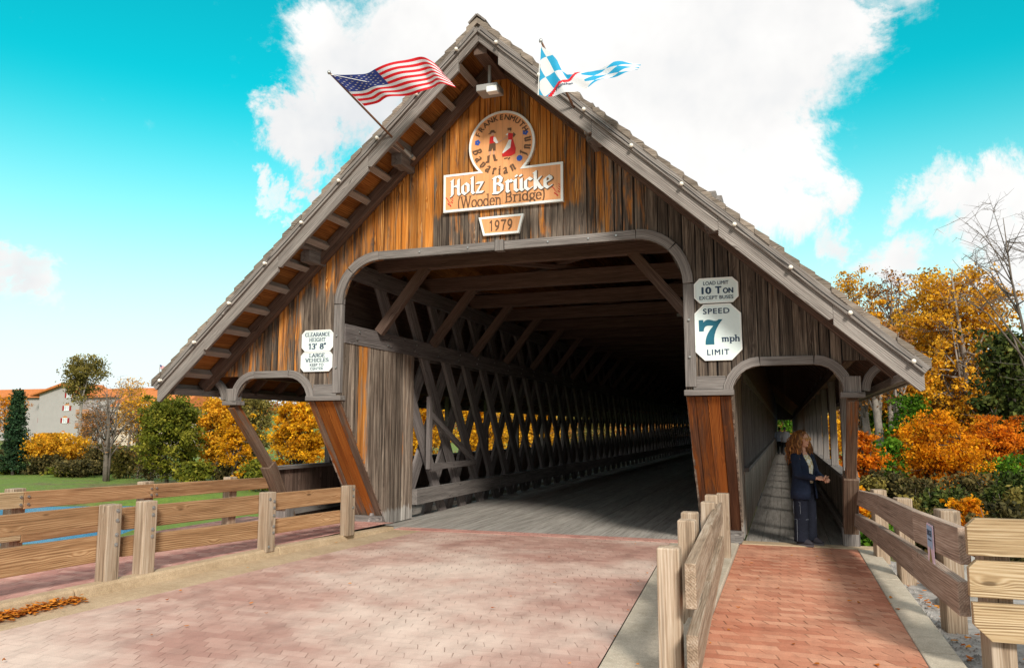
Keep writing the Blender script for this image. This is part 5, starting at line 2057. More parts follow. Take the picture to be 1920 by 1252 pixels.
def hand(mb, wrist, direc, palm_n, side, curl=.6, s=1.0):
    """palm with five separate fingers. direc: along the hand, palm_n: out of the palm, side: towards the thumb"""
    d, n_, t_ = Vector(direc).normalized(), Vector(palm_n).normalized(), Vector(side).normalized()
    w_ = Vector(wrist)
    rot = Matrix((d, t_, n_)).transposed()
    mb.ellipsoid(w_ + d * .045 * s, (.052 * s, .040 * s, .017 * s), 12, 8, rot=rot)
    for k, (o_, ln) in enumerate(((.030, .068), (.010, .078), (-.010, .072), (-.029, .056))):
        p = w_ + d * .082 * s + t_ * o_ * s
        pts, dd = [p], d.copy()
        for j, fr in enumerate((.45, .32, .23)):
            ax = d.cross(n_)
            dd = (Matrix.Rotation(-curl * (.55 + .25 * j + .1 * k), 3, ax) @ dd)
            p = p + dd * ln * fr * s
            pts.append(p)
        limb(mb, pts, [.0095 * s, .009 * s, .0085 * s, .0075 * s], 8)
    p = w_ + d * .022 * s + t_ * .032 * s
    dd = (d * .75 + t_ * .75 + n_ * .25).normalized()
    pts = [p, p + dd * .034 * s, p + dd * .034 * s + (dd * .5 + d * .7).normalized() * .030 * s]
    limb(mb, pts, [.013 * s, .0105 * s, .0085 * s], 8)


M['denim'] = plain('dark_denim', (0.008, 0.010, 0.019), 0.85, .2, var=.35, scale=6, bump=1.0)
M['navycloth'] = plain('navy_jacket', (0.010, 0.017, 0.040), 0.8, .25, var=.3, scale=5, bump=1.0)
M['hair'] = plain('auburn_hair', (0.20, 0.075, 0.022), 0.5, .4, var=.5, scale=18)
M['hair2'] = plain('lit_auburn_hair', (0.46, 0.20, 0.05), 0.5, .4, var=.5, scale=18)
M['shoe'] = plain('dark_shoe', (0.03, 0.026, 0.034), 0.6)
M['sole'] = plain('shoe_sole', (0.10, 0.09, 0.10), 0.7)
M['stitch'] = plain('pale_stitching', (0.20, 0.22, 0.26), 0.8)
M['frame'] = plain('tortoise_frame', (0.55, 0.27, 0.06), 0.3, .5)
M['lens'] = plain('amber_lens', (0.30, 0.12, 0.03), 0.15, .6)
M['lip'] = plain('lips', (0.45, 0.14, 0.12), 0.4)


def shirt_mat():
    m, q, b_ = newmat('patterned_shirt')
    co = q.n('ShaderNodeTexCoord').outputs['Object']
    n = q.noise(co, 16, 2, .5)
    q.put(b_.inputs['Base Color'], q.ramp(n, [(.44, (0.78, 0.74, 0.62)), (.50, (0.52, 0.34, 0.06)), (.58, (0.80, 0.76, 0.66))]))
    b_.inputs['Roughness'].default_value = .8
    return m


M['shirt'] = shirt_mat()

wo = thing('person', 'woman with long curly auburn hair, amber sunglasses, open navy jacket and cargo jeans', 'person', (.24, 12.0, .022), rad(-36))
# body: head, neck, trunk, arms, hands and legs in one surface (front is +x)
b = MB()
b.ellipsoid((.0, 0, 1.475), (.093, .073, .108), 18, 12)
b.loft([oring((.012, 0, 1.47), .082, .066), oring((.022, 0, 1.43), .074, .060), oring((.034, 0, 1.395), .056, .046), oring((.044, 0, 1.368), .034, .030)])
b.ellipsoid((.093, 0, 1.462), (.020, .011, .020), 10, 7)
b.ellipsoid((.100, 0, 1.448), (.014, .014, .010), 10, 7)
b.ellipsoid((.078, 0, 1.408), (.014, .022, .008), 10, 7)
b.ellipsoid((.072, 0, 1.378), (.018, .020, .014), 10, 7)
for s in (-1, 1):
    b.ellipsoid((-.005, s * .074, 1.462), (.020, .010, .030), 10, 7)
    b.ellipsoid((.058, s * .036, 1.440), (.022, .022, .020), 10, 7)
limb(b, [(-.012, 0, 1.40), (-.018, 0, 1.28)], [.050, .056])
b.loft([oring((-.01, 0, .80), .105, .150), oring((-.01, 0, .95), .092, .130), oring((0, 0, 1.10), .105, .145), oring((-.01, 0, 1.20), .095, .160), oring((-.015, 0, 1.265), .070, .110), oring((-.015, 0, 1.30), .05, .06)])
RS, RE, RW = (-.01, -.165, 1.215), (.045, -.205, .985), (.245, -.085, .940)
LS, LE, LW = (-.01, .165, 1.215), (.060, .195, .985), (.255, .065, .925)
limb(b, [RS, RE, RW], [.050, .040, .026])
limb(b, [LS, LE, LW], [.050, .040, .026])
hand(b, (.255, -.078, .940), (.85, .50, -.10), (-.2, .45, -.85), (-.4, .7, .55), .75)
hand(b, (.265, .058, .922), (.82, -.50, .06), (.1, -.30, .95), (.35, .35, .3), .55)
for s in (-1, 1):
    limb(b, [(-.01, s * .085, .80), (.01, s * .095, .45), (-.01, s * .10, .09)], [.088, .058, .040])
    b.ellipsoid((.045, s * .105, .045), (.105, .040, .035), 12, 8)
remesh(b, 'body', M['skin'], wo, .0075, 3)
# shirt
b = MB()
b.loft([oring((.0, 0, .86), .118, .150), oring((.004, 0, .98), .112, .142), oring((.010, 0, 1.10), .122, .150), oring((-.004, 0, 1.19), .106, .150), oring((-.012, 0, 1.255), .074, .10)])
b.build('shirt', M['shirt'], wo, smooth=True)
# jacket: a shell open at the front
b = MB()


def shell(rings, open_a, th=.016):
    """rings of (z, cx, rx, ry), open at the front within +-open_a degrees"""
    n = 26
    vs = []
    for z, cx0, rx, ry, oa in rings:
        for k in range(n + 1):
            a = rad(oa + (360 - 2 * oa) * k / n)
            fold = 1 + .025 * math.sin(k * 1.9 + z * 9) * (1.3 - z)
            vs.append((cx0 + rx * fold * math.cos(a), ry * fold * math.sin(a), z + .006 * math.sin(k * 2.3)))
    m_ = len(rings)
    inner = [(p[0] * .9, p[1] * .9, p[2]) for p in vs]
    fs = []
    N1 = n + 1
    for i in range(m_ - 1):
        for k in range(n):
            a0 = i * N1 + k
            fs.append((a0, a0 + 1, a0 + N1 + 1, a0 + N1))
            c0 = a0 + len(vs)
            fs.append((c0, c0 + N1, c0 + N1 + 1, c0 + 1))
    T = len(vs)
    for i in range(m_ - 1):
        for k in (0, n):
            a0 = i * N1 + k
            fs.append((a0, a0 + N1, a0 + N1 + T, a0 + T))
    for i in (0, m_ - 1):
        for k in range(n):
            a0 = i * N1 + k
            fs.append((a0, a0 + 1, a0 + 1 + T, a0 + T))
    return vs + inner, fs


vs, fs = shell([(.64, -.01, .175, .205, 20), (.74, -.01, .168, .200, 18), (.86, -.005, .150, .185, 18), (.98, .0, .142, .176, 20), (1.10, .004, .146, .180, 24), (1.18, -.008, .130, .186, 28), (1.235, -.014, .104, .160, 34), (1.28, -.018, .076, .098, 40)], 20)
b.add(vs, fs)
b.build('jacket', M['navycloth'], wo, smooth=True)
for (a0, a1, a2) in ((RS, RE, RW), (LS, LE, LW)):
    b = MB()
    a2s = Vector(a1).lerp(Vector(a2), .86)
    mid1, mid2 = Vector(a0).lerp(Vector(a1), .5), Vector(a1).lerp(a2s, .5)
    limb(b, [Vector(a0) + Vector((0, 0, .005)), mid1, Vector(a1), mid2, a2s], [.070, .066, .058, .055, .047])
    remesh(b, 'sleeve', M['navycloth'], wo, .010, 4)
# trousers
b = MB()
b.loft([oring((-.012, 0, .90), .128, .160), oring((-.015, 0, .80), .135, .172), oring((-.012, 0, .72), .125, .170)])
for s in (-1, 1):
    b.loft([oring((-.012, s * .085, .80), .115, .092), oring((-.005, s * .092, .62), .108, .090), oring((.0, s * .098, .42), .098, .088), oring((-.008, s * .102, .22), .098, .088), oring((-.012, s * .104, .045), .105, .092)])
remesh(b, 'trousers', M['denim'], wo, .011, 3)
b = MB()
b.loft([[(x, y_ - .008 * k, z) for x, z, y_ in ((-.075, .60, -.152), (.045, .60, -.170), (.045, .44, -.166), (-.075, .44, -.150))] for k in (0, 1)])
b.build('cargo_pocket', M['denim'], wo, bevel=.008)
b = MB()
for pts in ([(-.075, -.163, .60), (.045, -.181, .60)], [(-.075, -.162, .555), (.045, -.180, .555)], [(.045, -.181, .60), (.045, -.177, .44), (-.075, -.161, .44), (-.075, -.163, .60)],
            [(.035, -.178, .36), (-.02, -.184, .36), (-.075, -.168, .36)], [(-.01, -.188, .36), (-.012, -.193, .06)], [(.092, -.130, .36), (.095, -.07, .36)], [(-.10, -.14, .655), (-.02, -.175, .66), (.06, -.165, .66), (.100, -.115, .66)], [(.100, .10, .37), (.075, .155, .37)]):
    b.tube(pts, .0022, 5)
b.build('stitching', M['stitch'], wo)
for s in (-1, 1):
    b = MB()
    dx = .02 if s > 0 else 0
    b.loft([oring((.045 + dx, s * .105, .022), .135, .052), oring((.045 + dx, s * .105, .045), .132, .050), oring((.03 + dx, s * .105, .075), .10, .044), oring((.0 + dx, s * .105, .105), .058, .040)])
    sh_ = b.build('shoe', M['shoe'], wo, smooth=True)
    b = MB()
    b.loft([oring((.045 + dx, s * .105, .0), .140, .056), oring((.045 + dx, s * .105, .022), .140, .056)])
    b.build('sole', M['sole'], sh_)
# sunglasses
b = MB()
for s in (-1, 1):
    b.tube([(.104 + .0 * k, s * (.034 + .027 * math.cos(a)), 1.478 + .021 * math.sin(a)) for k, a in enumerate(np.linspace(0, 2 * PI, 15))], .0055, 6, cap=False)
    b.tube([(.100, s * .060, 1.484), (.05, s * .078, 1.484), (-.02, s * .082, 1.478)], .004, 6)
b.tube([(.104, -.010, 1.482), (.104, .010, 1.482)], .005, 6)
sg = b.build('sunglasses', M['frame'], wo, smooth=True)
b = MB()
for s in (-1, 1):
    b.ellipsoid((.102, s * .034, 1.478), (.004, .026, .020), 12, 8)
b.build('lens', M['lens'], sg, smooth=True)
b = MB()
b.ellipsoid((.089, 0, 1.409), (.006, .020, .0065), 10, 7)
b.build('mouth', M['lip'], wo, smooth=True)
# hair: a cap and many curling locks
rh = np.random.default_rng(21)
b = MB()
b.ellipsoid((-.022, 0, 1.495), (.100, .090, .108), 18, 12)
for k in range(330):
    th = rh.uniform(0.10, 1.75)
    ph = rh.uniform(rad(50), rad(310)) if th > .7 else rh.uniform(0, 2 * PI)
    p = Vector((-.022 + .098 * math.sin(th) * math.cos(ph), .088 * math.sin(th) * math.sin(ph), 1.495 + .106 * math.cos(th)))
    outw = Vector((math.cos(ph), math.sin(ph), 0))
    if outw.x > .45:
        outw = Vector((.0, math.copysign(1, math.sin(ph)), 0))
    ln = rh.uniform(.22, .40)
    pts, rr_ = [], []
    c0, w_ = rh.uniform(0, 6.3), rh.uniform(34, 62)
    spread = rh.uniform(.035, .115)
    amp = rh.uniform(.010, .020)
    for i in range(13):
        t = i / 12
        q_ = p + outw * (spread * math.sin(min(1, t * 1.7) * PI / 2)) + Vector((-.012 * t, 0, .02 * math.sin(min(1, t * 4) * PI) - ln * t))
        a = c0 + w_ * ln * t
        q_ = q_ + Vector((math.cos(a), math.sin(a), .4 * math.cos(a * 1.3))) * amp * min(1, t * 4)
        pts.append(q_)
        rr_.append(.0095 * (1 - .55 * t))
    b.tube(pts, rr_, 5, m=1 if rh.random() < .35 else 0)
b.build('hair', [M['hair'], M['hair2']], wo, smooth=True)


# the pair far down the walkway, seen from behind
def walker(loc, label, top, hairc, bag, s=1.0, rz=rad(90)):
    r_ = thing('person', label, 'person', loc, rz, 'people at the far end of the walkway')
    b = MB()
    b.ellipsoid((0, 0, 1.60), (.095, .078, .115), 14, 10)
    b.ellipsoid((.09, 0, 1.585), (.02, .014, .02), 8, 6)
    limb(b, [(0, 0, 1.52), (0, 0, 1.42)], [.055, .06])
    b.loft([oring((0, 0, .88), .12, .17), oring((0, 0, 1.1), .11, .16), oring((0, 0, 1.3), .12, .19), oring((0, 0, 1.42), .08, .10)])
    for k in (-1, 1):
        limb(b, [(0, k * .2, 1.36), (.0, k * .25, 1.10), (.10, k * .21, .88)], [.055, .045, .03])
        hand(b, (.10, k * .21, .88), (.3, 0, -.9), (0, -k, 0), (.9, 0, .2), .5)
        limb(b, [(0, k * .09, .88), (.03 * k, k * .10, .48), (-.08 * k, k * .10, .09)], [.09, .062, .045])
        b.ellipsoid((.05 - .08 * k, k * .10, .04), (.12, .045, .04), 10, 7)
    remesh(b, 'body', M['skin'], r_, .014, 2)
    b = MB()
    b.loft([oring((0, 0, .80), .165, .215), oring((0, 0, 1.05), .15, .205), oring((0, 0, 1.30), .15, .225), oring((0, 0, 1.42), .11, .15), oring((0, 0, 1.47), .075, .08)])
    for k in (-1, 1):
        limb(b, [(0, k * .20, 1.36), (.0, k * .26, 1.10), (.09, k * .22, .92)], [.075, .064, .05])
    remesh(b, 'jacket', top, r_, .016, 3)
    b = MB()
    for k in (-1, 1):
        limb(b, [(0, k * .09, .86), (.03 * k, k * .10, .48), (-.08 * k, k * .10, .10)], [.115, .088, .075])
    remesh(b, 'trousers', M['black'], r_, .016, 2)
    b = MB()
    for k in (-1, 1):
        b.loft([oring((.03 - .08 * k, k * .10, 0), .14, .055), oring((.03 - .08 * k, k * .10, .06), .12, .05), oring((-.08 * k, k * .10, .10), .06, .045)])
    b.build('shoes', M['shoe'], r_, smooth=True)
    b = MB()
    b.ellipsoid((-.018, 0, 1.625), (.10, .088, .112), 14, 10)
    b.build('hair', hairc, r_, smooth=True)
    return r_


M['paletop'] = plain('pale_jacket', (0.74, 0.74, 0.78), .8, var=.08)
M['bluetop'] = plain('light_blue_jacket', (0.50, 0.58, 0.72), .8, var=.1)
M['greyhair'] = plain('grey_hair', (0.20, 0.18, 0.17), .6)
wk1 = G(1473, 853)
walker((wk1.x, wk1.y, .012), 'stout person in a white jacket and black trousers walking away down the walkway', M['paletop'], M['greyhair'], False)
wk2 = G(1463, 851)
walker((wk2.x, wk2.y, .012), 'slimmer dark haired person in a pale blue jacket beside the white jacket', M['bluetop'], M['black'], True)

# ------------------------------------------------------------------ trees and shrubs
def leaf_mesh(name, pts, size, mat_, parent, rg, clump_id, squash=1.0):
    """one leaf-sized quad at every point"""
    n = len(pts)
    d1 = rg.normal(size=(n, 3))
    d1 /= np.linalg.norm(d1, axis=1)[:, None]
    d2 = rg.normal(size=(n, 3))
    d2 -= d1 * (d1 * d2).sum(1)[:, None]
    d2 /= np.linalg.norm(d2, axis=1)[:, None]
    s = (size * rg.uniform(.55, 1.35, n))[:, None]
    v = np.stack([pts - d1 * s, pts + d2 * s * .62 * squash, pts + d1 * s, pts - d2 * s * .62 * squash], 1).reshape(-1, 3)
    f = np.arange(4 * n).reshape(n, 4)
    me = bpy.data.meshes.new(name)
    me.vertices.add(4 * n)
    me.vertices.foreach_set('co', v.astype(np.float32).ravel())
    me.loops.add(4 * n)
    me.loops.foreach_set('vertex_index', f.astype(np.int32).ravel())
    me.polygons.add(n)
    me.polygons.foreach_set('loop_start', np.arange(0, 4 * n, 4, dtype=np.int32))
    me.update(calc_edges=True)
    me.materials.append(mat_)
    cr = rg.random(int(clump_id.max()) + 1)
    col = np.stack([cr[clump_id], rg.random(n), rg.random(n), np.ones(n)], 1)
    at = me.attributes.new('lc', 'FLOAT_COLOR', 'POINT')
    at.data.foreach_set('color', np.repeat(col, 4, 0).astype(np.float32).ravel())
    o = bpy.data.objects.new(name, me)
    COL.objects.link(o)
    o.parent = parent
    return o


def plant(name, label, cat, x, y, h, rx, kind, leaf, n, seed, bark='bark', crown=(.30, 1.0), stems=1, trunk_r=None, limbs=16, clump=.16, twigs=0, group=None, ry=None, z=None, shape='round', lean=(0, 0), inner=.35):
    """trunk + limbs reaching into a crown whose leaf clumps sit round the limb ends"""
    rg = np.random.default_rng(seed)
    z = zt(x, y) if z is None else z
    root = thing(name, label, cat, (x, y, z), 0, group)
    ry = ry or rx
    tr = trunk_r or h * .016 + .02
    b = MB()
    b.rng = random.Random(seed)
    z0, z1 = crown[0] * h, crown[1] * h
    tips, tw = [], []
    zf = min(1.0, .75 * (z1 - z0) / max(rx, .01))
    for s in range(stems):
        a = rg.uniform(0, 6.28)
        so = np.array([math.cos(a), math.sin(a), 0]) * (0 if stems == 1 else rg.uniform(.3, 1) * tr * 1.6)
        end = so * (1 if stems == 1 else 1 + rg.uniform(.6, 1.6) * rx / (tr * 3.2)) + np.array([lean[0], lean[1], z1 * (.93 if stems == 1 else rg.uniform(.75, .95))])
        mid = [so + (end - so) * t + np.array([*rg.normal(0, h * .012, 2), 0]) * (t > 0) for t in (0, .2, .4, .6, .8, 1)]
        mid[0] = mid[0] - np.array([0, 0, .35])
        k = 1 / math.sqrt(stems)
        b.tube([Vector(p) for p in mid], [tr * k * 1.35, tr * k, tr * k * .82, tr * k * .6, tr * k * .36, tr * k * .1], 9)
        for i in range(max(3, limbs // stems)):
            t = rg.uniform(max(.12, crown[0] * .85), .95)
            j = min(4, int(t * 5))
            p = mid[j] + (mid[j + 1] - mid[j]) * (t * 5 - j)
            # a point on the crown's outline to reach for
            ph = rg.uniform(0, 6.28)
            zt_ = rg.uniform(max(0.0, (p[2] - z0) / (z1 - z0) * .8), 1)
            if shape == 'cone':
                rr_ = 1.05 - zt_
            elif shape == 'vase':
                rr_ = .45 + .6 * math.sin(PI * min(1, zt_ * .8 + .1))
            else:
                rr_ = math.sqrt(max(.03, 1 - (2 * zt_ - 1) ** 2)) * .95 + .08
            q_ = np.array([math.cos(ph) * rx * rr_ + lean[0] * zt_, math.sin(ph) * ry * rr_ + lean[1] * zt_, z0 + (z1 - z0) * zt_]) * np.array([1, 1, 1])
            q_ = p + (q_ - p) * rg.uniform(.6, 1.0)
            m1 = p + (q_ - p) * .5 + np.array([0, 0, np.linalg.norm(q_ - p) * rg.uniform(-.02, .14)])
            r0 = tr * k * (1.05 - t) * .55 + .012
            b.tube([Vector(p), Vector(m1), Vector(q_)], [r0, r0 * .6, r0 * .15], 6)
            tips += [q_, m1 * .35 + q_ * .65]
            for e in range(3 + twigs):
                base_ = m1 + (q_ - m1) * rg.uniform(0, 1)
                q2 = base_ + np.array([*rg.normal(0, 1, 2), rg.normal(.3, .7) * zf]) * rx * rg.uniform(.12, .34)
                b.tube([Vector(base_), Vector((base_ + q2) / 2 + rg.normal(0, .02 * rx, 3)), Vector(q2)], [r0 * .35 + .004, r0 * .22 + .003, .004], 4, cap=False)
                tips.append(q2)
                if twigs > 1:
                    for g_ in range(twigs):
                        b2 = (base_ + q2) / 2 + (q2 - base_) * rg.uniform(-.3, .5)
                        q3 = b2 + np.array([*rg.normal(0, 1, 2), rg.normal(.3, .6)]) * rx * rg.uniform(.05, .15)
                        b.tube([Vector(b2), Vector(q3)], [r0 * .15 + .004, .003], 3, cap=False)
    b.build('trunk', M[bark], root, smooth=True, fix=False)
    if n:
        tips = np.array(tips)
        nc = len(tips)
        extra = int(nc * inner)
        # inner clumps fill the crown loosely
        th = rg.uniform(0, 6.28, extra)
        zz = rg.uniform(.05, .95, extra)
        prof = np.sqrt(np.maximum(.05, 1 - (2 * zz - 1) ** 2)) if shape != 'cone' else (1.02 - zz)
        rr_ = np.sqrt(rg.random(extra)) * prof
        ins = np.stack([np.cos(th) * rx * rr_ + lean[0] * zz, np.sin(th) * ry * rr_ + lean[1] * zz, z0 + (z1 - z0) * zz], 1)
        cl = np.concatenate([tips, ins])
        cid = rg.integers(0, len(cl), n)
        cs = rx * clump * rg.uniform(.55, 1.3, len(cl))
        off = rg.normal(size=(n, 3)) * cs[cid][:, None] * np.array([1, 1, .62 * zf])
        pts = cl[cid] + off
        over = pts[:, 2] - h * 1.0
        pts[:, 2] = np.where(over > 0, h - over * .8, pts[:, 2])
        pts[:, 2] = np.maximum(pts[:, 2], .05)
        leaf_mesh('foliage', pts, leaf, L[kind], root, rg, cid)
    return root


def tree_at(px, y, ptop, wpx, name, label, kind, leaf, n, seed, **kw):
    """the plant whose top shows at (px, ptop) when it stands at depth y, wpx wide in the photo"""
    t = P(px, ptop, y)
    z = zt(t.x, y)
    rx = wpx * (y / FPX) * 0.90 / 2
    return plant(name, label, kw.pop("cat", "tree"), t.x, y, max(0.9, t.z - z), rx, kind, leaf, n, seed, z=z, **kw)


def conifer(px, y, ptop, wpx, label, seed, n=9000):
    rg = np.random.default_rng(seed)
    t = P(px, ptop, y)
    z = zt(t.x, y)
    h, rx = t.z - z, wpx * y / FPX / 2
    root = thing('conifer', label, 'tree', (t.x, y, z))
    b = MB()
    b.tube([(0, 0, -.3), (0, 0, h * .5), (0, 0, h)], [h * .02, h * .012, .02], 8)
    pts, cid, c = [], [], 0
    for k in range(46):
        tz = .10 + .88 * (k / 46)
        for j in range(7):
            ph = rg.uniform(0, 6.28)
            ln = rx * (1.04 - tz) ** .8 * rg.uniform(.65, 1.1)
            e = np.array([math.cos(ph) * ln, math.sin(ph) * ln, h * tz - ln * .28])
            b.tube([(0, 0, h * tz), tuple(e)], [.03, .008], 3, cap=False)
            m_ = n // (46 * 7)
            s = rg.random(m_) ** .7
            pts.append(np.array([0, 0, h * tz]) * (1 - s)[:, None] + e * s[:, None] + rg.normal(0, .09 * rx + .06, (m_, 3)) * np.array([1, 1, .5]))
            cid += [c] * m_
            c += 1
    b.build('trunk', M['darkbark'], root, fix=False)
    leaf_mesh('foliage', np.concatenate(pts), .13, L['conifer'], root, rg, np.array(cid))
    return root


BGL = 'trees on the left river bank'
conifer(36, 61.9, 728, 84, 'dark green spruce at the left edge of the view', 1, 12000)
tree_at(112, 65.4, 812, 165, 'shrub', 'rounded golden orange bush in front of the grey guest house', 'gold', .16, 9000, 2, crown=(.12, 1), stems=4, limbs=26, cat='shrub')
tree_at(162, 128, 664, 104, 'tree', 'tall olive yellow tree standing before the grey guest house', 'olive', .24, 6500, 3, crown=(.56, 1), limbs=20, bark='palebark', clump=.2)
tree_at(210, 57.6, 705, 135, 'bare_tree', 'bare grey tree with several trunks on the left lawn', 'rust', .10, 500, 4, crown=(.22, 1), stems=3, limbs=40, bark='bark', twigs=3, shape='vase', trunk_r=.29)
tree_at(262, 61.9, 812, 80, 'tree', 'small leafless sapling beside the bare grey tree', 'rust', .10, 500, 5, crown=(.3, 1), limbs=16, bark='bark', twigs=2)
tree_at(248, 110, 708, 90, 'tree', 'thin bare tree with rusty twigs before the cream building', 'gold', .16, 1500, 6, crown=(.4, 1), limbs=20, twigs=3)
tree_at(328, 53.3, 738, 150, 'tree', 'broad green tree with drooping foliage left of the bridge', 'green', .13, 17000, 7, crown=(.04, 1), limbs=54, stems=2, clump=.11, inner=.3)
tree_at(415, 60.2, 742, 130, 'tree', 'golden yellow tree right of the broad green tree', 'gold', .15, 12000, 8, crown=(.10, 1), limbs=46, clump=.12, inner=.3)
tree_at(478, 56.8, 735, 100, 'tree', 'thin olive tree seen through the left walkway', 'olive', .12, 6500, 9, crown=(.05, 1), limbs=28, clump=.2, inner=.5)
tree_at(462, 70.5, 725, 90, 'tree', 'amber tree behind the thin olive tree', 'yellow', .17, 6000, 29, crown=(.10, 1), limbs=26, clump=.2, inner=.5)
tree_at(560, 41.3, 742, 128, 'maple_tree', 'bright yellow maple beside the left pier', 'yellow', .10, 15000, 10, crown=(.10, 1), limbs=54, clump=.11, inner=.35, bark='darkbark')
for i, (px, y, top, wp, kind, lb) in enumerate(((650, 52, 745, 120, 'yellow', 'yellow maple hidden behind the left pier'), (800, 58, 735, 120, 'yellow', 'yellow maple seen between the first lattice boards'),
                                               (905, 66, 740, 110, 'yellow', 'golden maple seen through the middle of the lattice'), (1000, 80, 745, 110, 'gold', 'pale gold tree seen through the far lattice'), (1100, 110, 752, 110, 'olive', 'olive tree seen through the far end of the lattice'), (735, 75, 730, 110, 'olive', 'olive tree behind the yellow maples, seen through the lattice'))):
    tree_at(px, y, top, wp, 'maple_tree', lb, kind, .13, 8000, 40 + i, crown=(.06, 1), limbs=30, clump=.18, inner=.6, bark='darkbark', group=BGL)
# undergrowth on the left bank
und = [(20, 63.6, 872, 70, 'green'), (75, 63.6, 882, 80, 'brush'), (130, 60.2, 880, 90, 'green'), (180, 63.6, 874, 70, 'brush'), (225, 67.1, 872, 70, 'green'), (290, 72.2, 862, 70, 'brush'), (262, 86.0, 842, 60, 'gold'), (430, 55.0, 868, 80, 'brush'), (490, 51.6, 862, 80, 'green'), (365, 51.6, 866, 70, 'green'), (240, 79.1, 850, 70, 'gold'), (-30, 68.8, 860, 80, 'olive'), (180, 86.0, 842, 80, 'brush'), (60, 86.0, 842, 80, 'olive')]
names_ = {'green': 'low green bush', 'brush': 'low brown leafless bush', 'gold': 'small golden bush', 'olive': 'dull olive bush'}
und += [(195, 66, 832, 100, 'brush'), (238, 62, 838, 80, 'olive'), (288, 60, 815, 80, 'brush'), (92, 63, 852, 80, 'brush'), (8, 64, 842, 70, 'brush'), (150, 60, 862, 100, 'brush')]
where = ['at the left edge', 'left of the orange bush', 'under the orange bush', 'right of the orange bush', 'by the bare grey tree', 'by the little orange shed', 'above the shed', 'under the golden yellow tree', 'under the thin olive tree', 'at the foot of the broad green tree', 'behind the leafless sapling', 'beyond the spruce', 'below the guest house', 'beside the spruce', 'beside the bare grey tree', 'just right of the bare grey tree', 'in front of the cream building', 'between the spruce and the orange bush', 'left of the spruce', 'in front of the orange bush']
for i, (px, y, top, wp, kind) in enumerate(und):
    tree_at(px, y, top, wp, 'shrub', names_[kind] + ' on the left bank ' + where[i], kind, .15, 2600, 60 + i, crown=(.02, 1), stems=4, limbs=18, clump=.24, inner=.8, cat='shrub', group='bushes on the left bank')

tree_at(14, 92, 738, 120, 'tree', 'airy orange tree in front of the guest house roof, behind the spruce', 'orange', .15, 3500, 170, crown=(.45, 1), limbs=40, twigs=1, clump=.09, inner=.1)
tree_at(262, 84, 742, 120, 'tree', 'airy golden tree in front of the cream building', 'gold', .14, 4200, 171, crown=(.3, 1), limbs=46, twigs=2, clump=.09, inner=.1)
tree_at(186, 88, 770, 120, 'tree', 'thin rusty brown tree behind the bare grey tree', 'rust', .13, 2600, 172, crown=(.2, 1), limbs=46, twigs=3, clump=.1, inner=.1)
tree_at(445, 54, 775, 90, 'tree', 'low yellow tree between the green tree and the left brace', 'yellow', .11, 7000, 173, crown=(.05, 1), limbs=46, clump=.11, inner=.2)
BGR = 'trees on the right bank'
# tall row behind
tree_at(1600, 84, 500, 105, 'tall_tree', 'tall amber tree just right of the roof edge', 'gold', .13, 6500, 80, crown=(.25, 1), limbs=44, twigs=2, group=BGR, clump=.085, inner=.05)
tree_at(1662, 78, 498, 110, 'tall_tree', 'tall half bare tree with purplish twigs behind the right eave', 'rust', .12, 4000, 81, crown=(.30, 1), limbs=54, twigs=3, group=BGR, clump=.08, inner=.03)
tree_at(1708, 88, 545, 90, 'tall_tree', 'tall russet tree behind the big yellow tree', 'gold', .13, 7500, 82, crown=(.25, 1), limbs=44, twigs=2, group=BGR, clump=.085, inner=.05)
tree_at(1640, 70, 560, 80, 'tall_tree', 'slim orange leaved tree rising behind the roof edge', 'gold', .13, 7500, 83, crown=(.25, 1), limbs=40, twigs=1, group=BGR, clump=.085, inner=.05)
tree_at(1785, 62, 486, 190, 'tall_tree', 'big yellow orange tree with open crown right of the bridge', 'gold', .125, 24000, 84, crown=(.24, 1), limbs=100, twigs=2, stems=2, bark='palebark', group=BGR, clump=.085, inner=.10, trunk_r=.4)
tree_at(1722, 66, 600, 110, 'tall_tree', 'amber tree between the roof edge and the big yellow tree', 'gold', .115, 9000, 85, crown=(.2, 1), limbs=60, group=BGR, clump=.085, inner=.08)
tree_at(1850, 70, 600, 130, 'tall_tree', 'sparse gold tree behind the dark green tree', 'gold', .12, 5000, 86, crown=(.2, 1), limbs=44, twigs=2, group=BGR, clump=.085, inner=.05)
plant('bare_tree', 'leafless tree leaning in from the right edge against the sky', 'tree', P(1990, 800, 40).x, 40, 15.5, 3.0, 'rust', .1, 0, 87, bark='bark', crown=(.35, 1), limbs=30, twigs=3, shape='vase', trunk_r=.13, lean=(-1.6, 0))
tree_at(1690, 58, 640, 120, 'tree', 'golden tree filling the gap under the tall trees', 'gold', .12, 9000, 120, crown=(.1, 1), limbs=60, group=BGR, clump=.1, inner=.15)
tree_at(1838, 60, 690, 120, 'tree', 'golden tree behind the smaller orange maple', 'gold', .12, 8000, 121, crown=(.1, 1), limbs=60, group=BGR, clump=.1, inner=.15)
tree_at(1895, 46, 618, 120, 'tree', 'dark green tree at the right edge', 'dark', .13, 9000, 88, crown=(.15, 1), limbs=40, group=BGR, clump=.17, inner=.5)
tree_at(1935, 52, 660, 120, 'tree', 'dark green tree cut by the right edge', 'dark', .13, 7000, 89, crown=(.05, 1), limbs=40, group=BGR, clump=.18, inner=.5)
tree_at(1703, 50, 735, 80, 'tree', 'fresh green tree below the big yellow tree', 'bright', .11, 5000, 90, crown=(.1, 1), limbs=34, group=BGR, clump=.18, inner=.5)
tree_at(1652, 60, 735, 70, 'tree', 'green tree seen below the right eave', 'bright', .12, 4500, 91, crown=(.1, 1), limbs=30, group=BGR, clump=.18, inner=.4)
